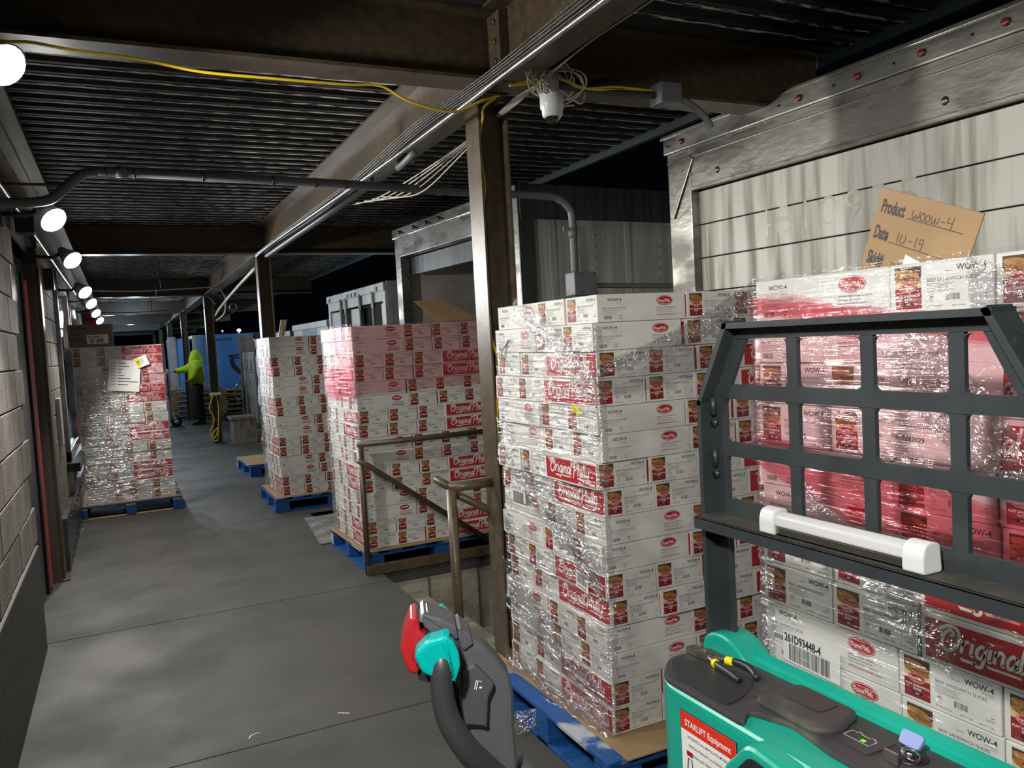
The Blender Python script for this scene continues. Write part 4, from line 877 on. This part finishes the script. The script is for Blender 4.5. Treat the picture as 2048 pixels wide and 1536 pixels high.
# bent tubular perimeter as deep flat bar
def deep(pts, w, x0, x1):
    for (a, c) in zip(pts[:-1], pts[1:]):
        d = (Vector(c)-Vector(a)).normalized(); nn = Vector((-d.y, d.x))*w; a2 = Vector(a)-d*.004; c2 = Vector(c)+d*.004
        g.prism([tuple(a2), tuple(c2), tuple(c2+nn), tuple(a2+nn)], 'x', x0, x1, DGREY)
deep([(1.397, .93), (1.397, 1.490), (1.305, 1.656), (.742, 1.656), (.648, 1.490), (.648, .93)], .012, 1.108, 1.165)
bar(1.368, .92, 1.368, 1.50, .050, .0006); bar(.68, .92, .68, 1.50, .050, .0006)
for y in (1.150, .979, .815): bar(y, 1.262, y, 1.652, .026, .0012)
for k, z in enumerate(rows_z[1:]): bar(1.385, z, .660, z, .030, .0)
bar(1.300, 1.634, .75, 1.634, .024, .0); bar(1.362, 1.49, 1.288, 1.63, .034, .0018); bar(.683, 1.49, .757, 1.63, .034, .0018); bar(1.385, 1.262, .66, 1.262, .028, .0003)
# small corner gussets give each window its rounded corners
ysl = [1.342, 1.163, 1.137, .992, .966, .828, .802, .705]; zsl = [(1.619, 1.528), (1.498, 1.407), (1.377, 1.276)]
for c in range(4):
    ya, yb = ysl[2*c], ysl[2*c+1]
    for (za, zb) in zsl:
        for (yy, sy) in ((ya, -1), (yb, 1)):
            for (zz, sz) in ((za, -1), (zb, 1)): g.prism([(yy, zz), (yy+sy*.010, zz), (yy+sy*.003, zz+sz*.003), (yy, zz+sz*.010)] if sy*sz > 0 else [(yy, zz), (yy, zz+sz*.010), (yy+sy*.003, zz+sz*.003), (yy+sy*.010, zz)], 'x', gx0+.002, gx1-.002, DGREY)
gd = tpart('load_guard', g)
q = MB(); q.box((1.072, .66, 1.246), (1.138, 1.375, 1.252), DIRT); q.box((1.072, .66, 1.226), (1.078, 1.375, 1.252), DGREY); tpart('guard_shelf', q, .002)
for zz in (1.22+.15, 1.33+.15): 
    q = MB(); q.tube([(1.132, 1.372, zz-.018), (1.132, 1.372, zz+.018)], .006, DGREY, 8); q.tube([(1.13, 1.372, zz-.035), (1.138, 1.372, zz-.035)], .008, DGREY, 10); tpart('hinge_pin', q)
q = MB(); q.box((1.148, 1.352, .93), (1.151, 1.354, 1.24), BLACKV); tpart('leg_seam', q)
# tube light clipped to the shelf
q = MB(); q.box((1.084, .842, 1.256), (1.112, 1.172, 1.270), ALU); q.build
tl = tpart('tube_light', q, .002)
q = MB(); q.prism(rounded([(1.080, 1.270), (1.084, 1.290), (1.098, 1.298), (1.112, 1.290), (1.116, 1.270)], .006), 'y', .86, 1.155, TUBE); tpart('diffuser', q, .001, tl if False else tk)
for (ya, yb) in ((1.150, 1.185), (.832, .870)):
    q = MB(); q.prism(rounded([(1.076, 1.253), (1.076, 1.280), (1.082, 1.298), (1.098, 1.303), (1.116, 1.298), (1.120, 1.253)], .006), 'y', ya, yb, WHITEP); tpart('end_cap', q, .003)
# forks and wheels under the load
for yy in (.86, 1.28):
    q = MB(); q.box((1.18, yy, .02), (2.45, yy+.16, .085), DGREY); tpart('fork', q, .01)
q = MB(); q.tube([(1.0, .96, .12), (1.0, 1.08, .12)], .12, BLACKP, 20); q.box((.95, .94, .12), (1.05, 1.10, .30), DGREY); tpart('drive_wheel', q)
# tiller: arm, head, grip loops, switches
arm = smooth_pts([(.86, .97, .42), (.66, .95, .62), (.50, .93, .86), (.405, .915, 1.10)], 6)
q = MB(); q.tube(arm, [.040-.010*i/(len(arm)-1) for i in range(len(arm))], GREYD, 12); q.box((.80, .90, .34), (.94, 1.04, .50), DGREY); tpart('tiller_arm', q, 0)
TL = frame((.36, .93, 0), (math.cos(.314), -math.sin(.314), 0), (math.sin(.314), math.cos(.314), 0))   # the head is swung a little to one side
def side(pts, y0, y1, m, rr=.004, n=3):
    q = MB(); q.T = TL; q.prism(rounded(pts, rr, n), 'y', y0, y1, m); return q
tpart('tiller_head', side([(-.0505, 1.3205), (-.0265, 1.3123), (-.0085, 1.3005), (.0081, 1.2872), (.0262, 1.2715), (.0413, 1.2520), (.0545, 1.2304), (.0575, 1.2037), (.0559, 1.169), (.0580, 1.1155), (.0462, 1.085), (.0135, 1.0875), (.001, 1.1409), (-.0053, 1.1723), (-.0092, 1.1977), (-.0074, 1.2525), (-.0109, 1.278), (-.0480, 1.3000)], -.020, .026, GREYD, .006), .009, seg=3)
tpart('switch_cover', side([(-.0500, 1.3235), (-.0268, 1.3150), (-.0089, 1.3030), (-.0079, 1.2867), (-.0241, 1.2920), (-.0372, 1.2945), (-.0490, 1.3080)], -.024, .030, GREYD, .003), .003)
tpart('side_key', side([(-.0066, 1.3022), (.0077, 1.2905), (.0105, 1.2792), (-.0014, 1.2717), (-.0070, 1.2853)], -.0235, .029, GREYD, .002), .0025)
tpart('lift_paddle', side([(-.006, 1.2500), (.0096, 1.2570), (.0334, 1.2288), (.0244, 1.2120), (.0209, 1.1753), (.0, 1.1847), (-.0060, 1.1790), (-.0080, 1.2023)], -.030, -.018, PANEL, .004), .0035)
q = MB(); q.T = TL @ frame((.008, -.0303, 1.222), (1, 0, 0), (0, 0, 1)); q.ribbon([(0, .004), (.003, .015)], .0007, 0, WHI); q.ribbon([(.002, .003), (.005, .014), (.009, .012)], .0007, 0, WHI); q.rect(.006, .004, .009, .006, 0, WHI); tpart('paddle_mark', q, fix=False)
tpart('belly_button', side([(-.0566, 1.3211), (-.0632, 1.3198), (-.0723, 1.3017), (-.0781, 1.2820), (-.0745, 1.2654), (-.0675, 1.2496), (-.0561, 1.2524), (-.0614, 1.2748), (-.0548, 1.2850), (-.0443, 1.2947), (-.0524, 1.3024), (-.0536, 1.3147)], -.026, .030, REDP, .004), .005, seg=3)
tpart('lower_bracket', side([(-.0595, 1.2500), (-.0330, 1.2600), (-.0330, 1.2300), (-.0590, 1.2400)], -.018, .022, BLACKP, .001), .001)
q = MB(); q.T = TL; q.tube([(-.034, -.034, 1.276), (-.034, .036, 1.276)], .0245, BLACKP, 20); tpart('switch_hub', q)
for (ya, yb) in ((-.060, -.030), (.034, .056)):
    q = MB(); q.T = TL; cx, cz = -.034, 1.279; n_ = 40; rim = []
    for i in range(n_):
        a_ = 2*PI*i/n_; rr_ = .0245+.0055*math.exp(-((a_-1.15)/.22)**2)+.0035*math.exp(-((a_-2.85)/.30)**2)-.0025*math.exp(-((a_-4.6)/.6)**2); rim.append((cx+rr_*math.cos(a_), cz+rr_*math.sin(a_)))
    q.prism(rim, 'y', ya, yb, TEAL2); tpart('thumb_switch', q, .006, seg=3)
    # the raised wing of the switch
    sy = ya-.004 if ya < 0 else yb-.006
    q = MB(); q.T = TL; q.prism(rounded([(-.030, 1.300), (-.0235, 1.3075), (-.0150, 1.2990), (-.0095, 1.2850), (-.0090, 1.2700), (-.0140, 1.2560), (-.0190, 1.2510), (-.0195, 1.2650), (-.0225, 1.2790)], .003, 3), 'y', sy, sy+.012, TEAL2); tpart('switch_wing', q, .003)
for sgn in (-1, 1):
    o_ = sgn*.053+ (0 if sgn < 0 else .0)
    gp = smooth_pts([(-.0291, o_*.9, 1.2769), (-.0313, o_, 1.2626), (-.0316, o_, 1.2362), (-.028, o_, 1.2093), (-.019, o_, 1.1855), (-.0049, o_*.92, 1.1597), (.0108, o_*.75, 1.1362), (.030, o_*.5, 1.108), (.045, o_*.3, 1.09)], 6)
    q = MB(); q.T = TL; q.tube(gp, [.0125+.005*min(1, i/len(gp)) for i in range(len(gp))], GREYD2, 16); tpart('grip', q)

# pliers lying in the tray
pl = thing('pliers', 'old slip-joint pliers with black and yellow grips in the truck tray', 'pliers', (1.058, 1.30, .958)); PB = Vector((1.058, 1.30, .958))
def ppart(nm, q, bevel=0):
    for i, v in enumerate(q.v): q.v[i] = v-PB
    return q.build(nm, pl, bevel)
q = MB(); q.prism(rounded([(1.040, 1.385), (1.062, 1.385), (1.072, 1.35), (1.068, 1.32), (1.05, 1.315), (1.042, 1.345)], .006), 'z', .960, .972, PLIER); q.tube([(1.057, 1.34, .972), (1.057, 1.34, .976)], .006, SILV, 12); q.tube([(1.058, 1.325, .966), (1.072, 1.29, .966)], .005, PLIER, 8); q.tube([(1.053, 1.325, .966), (1.045, 1.29, .966)], .005, PLIER, 8); ppart('jaws', q, .001)
for pts in (smooth_pts([(1.070, 1.296, .966), (1.080, 1.27, .968), (1.082, 1.235, .968), (1.072, 1.205, .966), (1.062, 1.195, .966)], 5), smooth_pts([(1.046, 1.296, .966), (1.040, 1.27, .967), (1.036, 1.24, .967), (1.030, 1.205, .966)], 5)):
    q = MB(); q.tube(pts, [.0060+.002*math.sin(PI*i/len(pts)) for i in range(len(pts))], BLACKP, 10); ppart('grip', q)
for p0, p1 in (((1.072, 1.291, .966), (1.077, 1.276, .967)), ((1.0455, 1.296, .966), (1.043, 1.288, .966))):
    q = MB(); q.tube([p0, p1], .0088, YLAB, 10); ppart('yellow_band', q)

# ================================================================== CONDUITS, CABLES, CAMERA
def cable(name, pts, r, m, label, cat='cable', n=8, k=6, group=None):
    q = MB(); q.tube(smooth_pts(pts, k), r, m, n); return one(name, q, label, cat, group)
cable('yellow_cable', [(-.52, 3.09, 2.70), (-.273, 3.09, 2.690), (-.189, 3.09, 2.695), (-.06, 3.09, 2.682), (.137, 3.09, 2.672), (.329, 3.09, 2.648), (.553, 3.09, 2.646), (.85, 3.09, 2.647), (.988, 3.09, 2.653), (1.087, 3.09, 2.609), (1.211, 3.09, 2.579), (1.309, 3.09, 2.579), (1.42, 3.09, 2.63), (1.50, 3.1, 2.66)], .0055, YELC, 'yellow cable sagging under the nearest cross beam')
cable('yellow_cable', [(1.50, 3.14, 2.66), (1.52, 3.30, 2.665), (1.552, 3.385, 2.645), (1.555, 3.425, 2.60), (1.556, 3.44, 2.509), (1.572, 3.45, 2.347), (1.556, 3.45, 2.218), (1.556, 3.45, 1.95), (1.556, 3.45, 1.782), (1.560, 3.435, 1.643), (1.568, 3.40, 1.555), (1.566, 3.39, 1.48), (1.555, 3.41, 1.35), (1.555, 3.44, .9)], .0055, YELC, 'yellow cable running down the large front column')
for k in range(2): cable('yellow_cable', [(1.53, 3.06-k*.01, 2.69), (1.70, 3.0, 2.70+k*.02), (1.85, 2.98, 2.682), (2.0, 2.98, 2.70-k*.012), (2.2, 2.98, 2.70)], .005, YELC, ['upper', 'lower'][k]+' yellow cable along the conduit toward the grey box')
cable('silver_conduit', [(1.40, .4, 2.66), (1.40, 2.112, 2.655), (1.395, 2.852, 2.65), (1.395, 3.257, 2.645), (1.40, 4.75, 2.65), (1.41, 7.9, 2.69), (1.42, 9.2, 2.69)], .0115, STEEL, 'bright silver conduit running along the left edge of the long beam', 'conduit', 10, 4)
for k in range(5): cable('black_cable', [(1.415-k*.003, .5, 2.69+k*.010), (1.42-k*.004, 2.3, 2.675+k*.011), (1.41-k*.003, 3.1, 2.672+k*.009), (1.425-k*.006, 3.9, 2.70+k*.009), (1.43-k*.005, 5.2, 2.66+k*.012), (1.43-k*.004, 7.2, 2.67+k*.012), (1.43, 9.3, 2.72)], .0042, BLACKP, 'thin cable in the dark bundle above the silver conduit', 'cable', 6, 4, 'bundle of thin cables on the long beam')
cable('grey_conduit', [(1.50, 5.0, 2.69), (1.52, 6.3, 2.685), (1.53, 7.4, 2.69), (1.54, 9.3, 2.70)], .020, PVC, 'grey conduit on the underside of the long beam beyond the large column', 'conduit', 10, 4)
cable('grey_conduit', [(1.40, 3.9, 2.60), (1.43, 4.25, 2.60), (1.50, 4.35, 2.69), (1.6, 4.5, 2.70)], .018, PVC, 'short bent grey conduit behind the silver conduit near the large column', 'conduit', 10, 4)
cable('black_pipe', [(1.69, .6, 2.79), (1.69, 2.3, 2.79), (1.68, 3.0, 2.755), (1.68, 3.15, 2.74)], .018, BLACKP, 'black pipe beside the white cable run at the top', 'pipe', 10, 4)
for k in range(5): cable('white_cable', [(1.700+k*.007, .6, 2.76+k*.004), (1.695+k*.006, 2.3, 2.755+k*.004), (1.685+k*.006, 2.66, 2.75+k*.005), (1.675+k*.004, 3.07, 2.715+k*.005), (1.66+k*.004, 3.36, 2.70-k*.004), (1.67, 4.0+k*.1, 2.60+k*.012), (1.66, 4.6+k*.2, 2.53+k*.03), (1.62, 5.2+k*.2, 2.62+k*.02)], .0042, WHITEC, 'white cable in the long run beside the black pipe', 'cable', 6, 5, 'run of white cables')
for k in range(7):
    a0 = random.uniform(0, 6); r_ = random.uniform(.05, .10); cx, cz = 1.72+random.uniform(-.05, .05), 2.70+random.uniform(-.02, .02)
    pts = [(cx-.10, 3.0, 2.72)]+[(cx+r_*1.25*math.cos(a0+j*.8), 3.0+.05*math.sin(j+k), cz+r_*.75*math.sin(a0+j*.8)) for j in range(9)]
    cable('white_cable', pts, .0036, WHITEC, 'tangled loop of white cable above the dome camera', 'cable', 6, 5, 'tangle of white cable')
cable('grey_conduit', [(-.56, 4.6, 2.431), (-.40, 4.6, 2.431), (-.337, 4.6, 2.434), (-.251, 4.6, 2.452), (-.182, 4.6, 2.51), (-.111, 4.6, 2.574), (-.043, 4.6, 2.594), (.023, 4.6, 2.598), (.6, 4.6, 2.586), (1.253, 4.6, 2.572), (1.995, 4.6, 2.548), (2.514, 4.6, 2.540), (2.622, 4.6, 2.518), (2.684, 4.6, 2.469), (2.706, 4.6, 2.389), (2.706, 4.6, 2.03)], .0245, PVC, 'thick grey conduit crossing the whole canopy and turning down at right', 'conduit', 14, 6)
for xx in (.0, .13, .46, .82, 1.05, 1.22): q = MB(); q.tube([(xx, 4.6, 2.597-.02*xx), (xx+.006, 4.6, 2.597-.02*xx)], .0262, BLACKP, 14); one('cable_tie', q, 'black cable tie round the thick grey conduit', 'tie', 'ties on the thick conduit')
q = MB(); q.tube([(.05, 4.6, 2.598), (.10, 4.6, 2.597)], .0285, PVC, 14); one('coupling', q, 'grey coupling sleeve on the thick conduit', 'coupling')
q = MB(); q.box((2.66, 4.53, 1.90), (2.83, 4.65, 2.05), PVC); jb = one('junction_box', q, 'grey junction box at the lower end of the thick conduit', 'box', bevel=.006)
for (xx, zz) in ((2.72, 2.035), (2.81, 2.035), (2.81, 1.915), (2.72, 1.915)): q = MB(); q.tube([(xx, 4.529, zz), (xx, 4.526, zz)], .004, BLACKP, 8); q.build('screw', jb)
cable('grey_conduit', [(2.83, 4.6, 1.965), (3.2, 4.6, 1.955), (3.6, 4.6, 1.945)], .018, PVC, 'grey conduit leaving the junction box to the right', 'conduit', 10)
q = MB(); q.tube([(2.706, 4.6, 2.27), (2.706, 4.6, 2.34)], .029, PVC, 14); q.box((2.64, 4.6, 2.32), (2.72, 4.61, 2.345), STEEL); one('conduit_clamp', q, 'clamp and sleeve on the descending grey conduit', 'clamp')
cable('steel_conduit', [(1.66, 3.0, 2.69), (2.0, 2.99, 2.682), (2.22, 2.98, 2.68)], .016, DGREY, 'dark conduit from the column to the grey ceiling box', 'conduit', 10, 3)
q = MB(); q.box((2.205, 2.93, 2.64), (2.315, 3.02, 2.728), PVC); one('ceiling_box', q, 'grey square box under the beam right of the dome camera', 'box', bevel=.004)
cable('grey_conduit', [(2.30, 3.0, 2.684), (2.36, 3.0, 2.680), (2.42, 3.0, 2.660), (2.47, 3.0, 2.630), (2.505, 3.0, 2.60), (2.53, 3.0, 2.565)], .016, PVC, 'grey conduit curving down from the square ceiling box', 'conduit', 10)
dc = thing('dome_camera', 'white dome security camera hanging from the beam above the column', 'camera', (1.695, 3.0, 2.53))
q = MB(); q.tube([(0, 0, .20), (0, 0, .125), (0, 0, .12), (0, 0, .065), (0, 0, .055), (0, 0, .032), (0, 0, .025)], [.034, .034, .050, .050, .044, .042, .036], WHITEP, 24); q.build('housing', dc)
q = MB(); n_ = 8; q.tube([(0, 0, .034-.034*math.sin(PI/2*i/n_)*1.0) for i in range(n_+1)], [max(.001, .035*math.cos(PI/2*i/n_)) for i in range(n_+1)], mat('dome_glass', (.01, .01, .012), .05, coat=1), 24); q.build('dome', dc)
# left wall conduit run and boxes
cable('wall_conduit', [(-.46, 2.0, 2.52), (-.46, 5.0, 2.52), (-.46, 12, 2.52)], .013, STEEL, 'thin steel conduit running along the left wall beam', 'conduit', 8, 3)
cable('wall_conduit', [(-.50, 2.0, 2.62), (-.50, 12, 2.62)], .010, BROWN, 'second thin conduit above the steel one on the left wall', 'conduit', 8, 2)
q = MB(); q.box((-.50, 5.6, 2.43), (-.40, 5.72, 2.56), DGREY); one('wall_box', q, 'dark junction box on the left wall below the first lamps', 'box', bevel=.004)
q = MB(); q.box((-.56, 7.6, 2.25), (-.44, 7.75, 2.42), DGREY); one('wall_box', q, 'grey box on the block wall right of the dark post', 'box', bevel=.004)
cable('thin_conduit', [(-.5, 4.9, 2.58), (-.2, 4.9, 2.58)], .008, BROWN, 'thin dark conduit stub at the left edge above the thick conduit', 'conduit', 8)
for k, (yy, zz) in enumerate(((12.7, 2.62), (14.2, 2.60), (16.6, 2.52))): cable('far_conduit', [(-.3, yy, zz), (.3, yy, zz-.02), (.9, yy, zz), (1.35, yy, zz), (1.5, yy+.3, zz-.12)], .010, STEEL, ['nearer', 'middle', 'farther'][k]+' silver conduit crossing under the far beams', 'conduit', 8)
for o in [o for o in list(col.objects) if o.name.startswith('far_conduit') and o.type == 'MESH']:
    v0 = o.data.vertices[0].co; q = MB()
    q.tube([(.6, v0.y, v0.z-.01), (.6, v0.y, 3.035)], .005, DGREY, 6); q.build('hanger', o)
cable('far_cable', [(1.55, 10.2, 2.66), (1.58, 12.2, 2.58), (1.60, 14.4, 2.45), (1.62, 15.7, 2.35)], .02, WHITEC, 'thick pale cable drooping from beam to third column', 'cable', 8)
cable('far_cable', [(1.58, 13.6, 2.55), (1.66, 14.6, 2.34), (1.63, 15.7, 2.26)], .014, WHITEC, 'thinner pale cable below the thick drooping one', 'cable', 8)
q = MB(); q.tube([(1.72+.055*math.cos(2*PI*i/16), 13.9, 2.40+.055*math.sin(2*PI*i/16)) for i in range(17)], .010, STEEL, 8); one('hose_ring', q, 'small metal ring hanging by the pale far cables', 'ring')
# yellow rope on the third column
q = MB(); q.tube(smooth_pts([(1.50, 15.78, .93), (1.44, 15.74, .8), (1.40, 15.72, .66), (1.47, 15.72, .45), (1.38, 15.72, .22), (1.46, 15.72, .12), (1.52, 15.72, .30), (1.40, 15.72, .14), (1.50, 15.72, .08), (1.55, 15.73, .5), (1.56, 15.75, .75), (1.53, 15.78, .92)], 6), .009, YELC, 8); one('yellow_rope', q, 'coil of yellow rope hanging on the third column', 'rope')
q = MB(); q.box((1.42, 15.70, .90), (1.62, 15.73, .95), WHITEC); one('rope_hook', q, 'pale hook bracket holding the yellow rope', 'hook')
# timber block beside the column and yellow strap
q = MB(); q.box((1.74, 15.3, 0), (2.16, 15.75, .44), WOODG); q.box((1.70, 15.28, .44), (2.14, 15.78, .50), WOODG); one('timber_block', q, 'weathered grey timber block between rope column and lettered trailer', 'block', bevel=.012)
cable('yellow_strap', [(2.22, 15.3, .02), (2.28, 15.25, .25), (2.34, 15.3, .1), (2.26, 15.3, .3)], .02, YELC, 'tangle of yellow strap beside the timber block', 'strap')
# litter and film scraps on the floor
q = MB(); q.box((0, 0, 0), (.055, .006, .002), PAPER); o = one('paper_scrap', q, 'short white strip of litter on the floor left of the tiller', 'litter'); o.location = (.765, 3.60, .001); o.rotation_euler = (0, 0, -.6)
q = MB(); q.ribbon([(0, 0), (.01, .025), (.035, .035), (.05, .03)], .005, .002, PAPER); o = one('paper_scrap', q, 'small curled white scrap near the floor joint', 'litter'); o.location = (.376, 3.57, 0)
fr = strip(Matrix(), [(1.26, 3.05, .03), (1.36, 3.02, .04), (1.45, 2.98, .06), (1.52, 2.92, .12)], (.12, .05), FILMC, None, 'film_tail', seed=12, amp=.03); tag(fr, 'loose tail of clear film trailing from the foreground pallet', 'stretch film')

# ================================================================== WORKER AND HAND TRUCK
wk = thing('person', 'person in hi-vis yellow hooded top and dark trousers holding a hand truck', 'person', (1.60, 20.6, 0))
def skin_mesh(name, verts, edges, radii, m, parent, lv=2):
    me = bpy.data.meshes.new(name); me.from_pydata(verts, edges, []); o = bpy.data.objects.new(name, me); col.objects.link(o)
    sk = o.modifiers.new('skin', 'SKIN'); 
    for i, r in enumerate(radii):
        v = me.skin_vertices[0].data[i]; rr = r if isinstance(r, tuple) else (r, r); v.radius = rr; v.use_root = (i == 0)
    ss = o.modifiers.new('sub', 'SUBSURF'); ss.levels = lv; ss.render_levels = lv
    bpy.context.view_layer.update(); dg = bpy.context.evaluated_depsgraph_get(); m2 = bpy.data.meshes.new_from_object(o.evaluated_get(dg)); bpy.data.objects.remove(o)
    m2.materials.clear(); m2.materials.append(m)
    for p in m2.polygons: p.use_smooth = True
    r_ = bpy.data.objects.new(name, m2); col.objects.link(r_); r_.parent = parent; return r_
# body facing -x (toward the hand truck), slight stoop
skin_mesh('body', [(0,0,.95), (-.01,0,1.15), (-.01,0,1.38), (-.03,0,1.50), (-.05,0,1.60), (-.065,0,1.70),
                   (-.02,-.17,1.42), (-.03,-.21,1.18), (-.16,-.16,1.06), (-.02,.17,1.42), (-.22,.17,1.32), (-.42,.12,1.30), (-.50,.12,1.28),
                   (0,-.10,.88), (-.03,-.11,.50), (.02,-.11,.09), (-.10,-.11,.04), (0,.10,.88), (.04,.11,.50), (.08,.11,.09), (-.04,.11,.04), (-.24,-.14,1.03)],
          [(0,1),(1,2),(2,3),(3,4),(4,5),(2,6),(6,7),(7,8),(8,21),(2,9),(9,10),(10,11),(11,12),(0,13),(13,14),(14,15),(15,16),(0,17),(17,18),(18,19),(19,20)],
          [.13,.13,.15,.07,.085,.075,.075,.055,.04,.075,.055,.038,.035,.09,.065,.045,.045,.09,.065,.045,.045,.035], SKIN, wk)
skin_mesh('hooded_top', [(0,0,.90), (0,0,1.15), (-.01,0,1.38), (-.03,0,1.52), (-.02,-.18,1.43), (-.03,-.23,1.18), (-.17,-.17,1.06), (-.02,.18,1.43), (-.22,.18,1.32), (-.45,.12,1.30)],
          [(0,1),(1,2),(2,3),(2,4),(4,5),(5,6),(2,7),(7,8),(8,9)], [(.20,.235),(.20,.235),(.19,.235),.12,.12,.10,.065,.12,.095,.062], HIVIS, wk)
skin_mesh('hood', [(0,0,1.40), (0,0,1.52), (0,0,1.63), (-.03,0,1.69), (-.09,0,1.72)], [(0,1),(1,2),(2,3),(3,4)], [.19,.16,.155,.14,.09], HIVIS, wk)
skin_mesh('trousers', [(0,0,1.02), (0,0,.92), (0,-.10,.82), (-.03,-.11,.50), (.02,-.11,.10), (0,.10,.82), (.04,.11,.50), (.08,.11,.10)], [(0,1),(1,2),(2,3),(3,4),(1,5),(5,6),(6,7)], [(.17,.20),(.17,.20),.14,.11,.09,.14,.11,.09], PANTS, wk)
for (x, y) in ((.02, -.11), (.08, .11)):
    q = MB(); q.prism(rounded([(x-.20, 0), (x-.20, .05), (x-.08, .10), (x+.07, .12), (x+.07, 0)], .03), 'y', y-.05, y+.05, BLACKP); q.build('shoe', wk, .01)
for (c, hs) in (((-.50, .12, 1.28), 1), ((-.24, -.14, 1.03), -1)):
    for k in range(5):
        b_ = Vector(c)+Vector((-.03, (k-2)*.018, -.005)); skin_mesh('glove_finger', [tuple(b_), tuple(b_+Vector((-.035, 0, -.012))), tuple(b_+Vector((-.045, 0, -.04 if k else -.01)))], [(0,1),(1,2)], [.011,.010,.008], BLACKP, wk, 1)
ht = thing('hand_truck', 'upright metal hand truck held by the worker at arm length', 'hand truck', (.98, 20.62, 0))
for yy in (-.16, .16):
    q = MB(); q.tube(smooth_pts([(.0, yy, .05), (.02, yy, .6), (.02, yy, 1.15), (.0, yy, 1.25)], 4), .016, STEEL); q.build('rail', ht)
q = MB(); q.tube(smooth_pts([(.0, -.16, 1.25), (-.01, -.12, 1.34), (-.01, .12, 1.34), (0, .16, 1.25)], 6), .016, STEEL); q.build('handle', ht)
for zz in (.25, .55, .85): q = MB(); q.box((0, -.15, zz), (.02, .15, zz+.04), STEEL); q.build('crossbar', ht)
q = MB(); q.box((-.22, -.2, .02), (.02, .2, .035), STEEL); q.build('toe_plate', ht)
for yy in (-.22, .20): q = MB(); q.tube([(.10, yy, .12), (.10, yy+.04, .12)], .12, BLACKP, 18); q.tube([(.10, yy-.005, .12), (.10, yy+.045, .12)], .05, WHITEP, 12); q.build('wheel', ht)
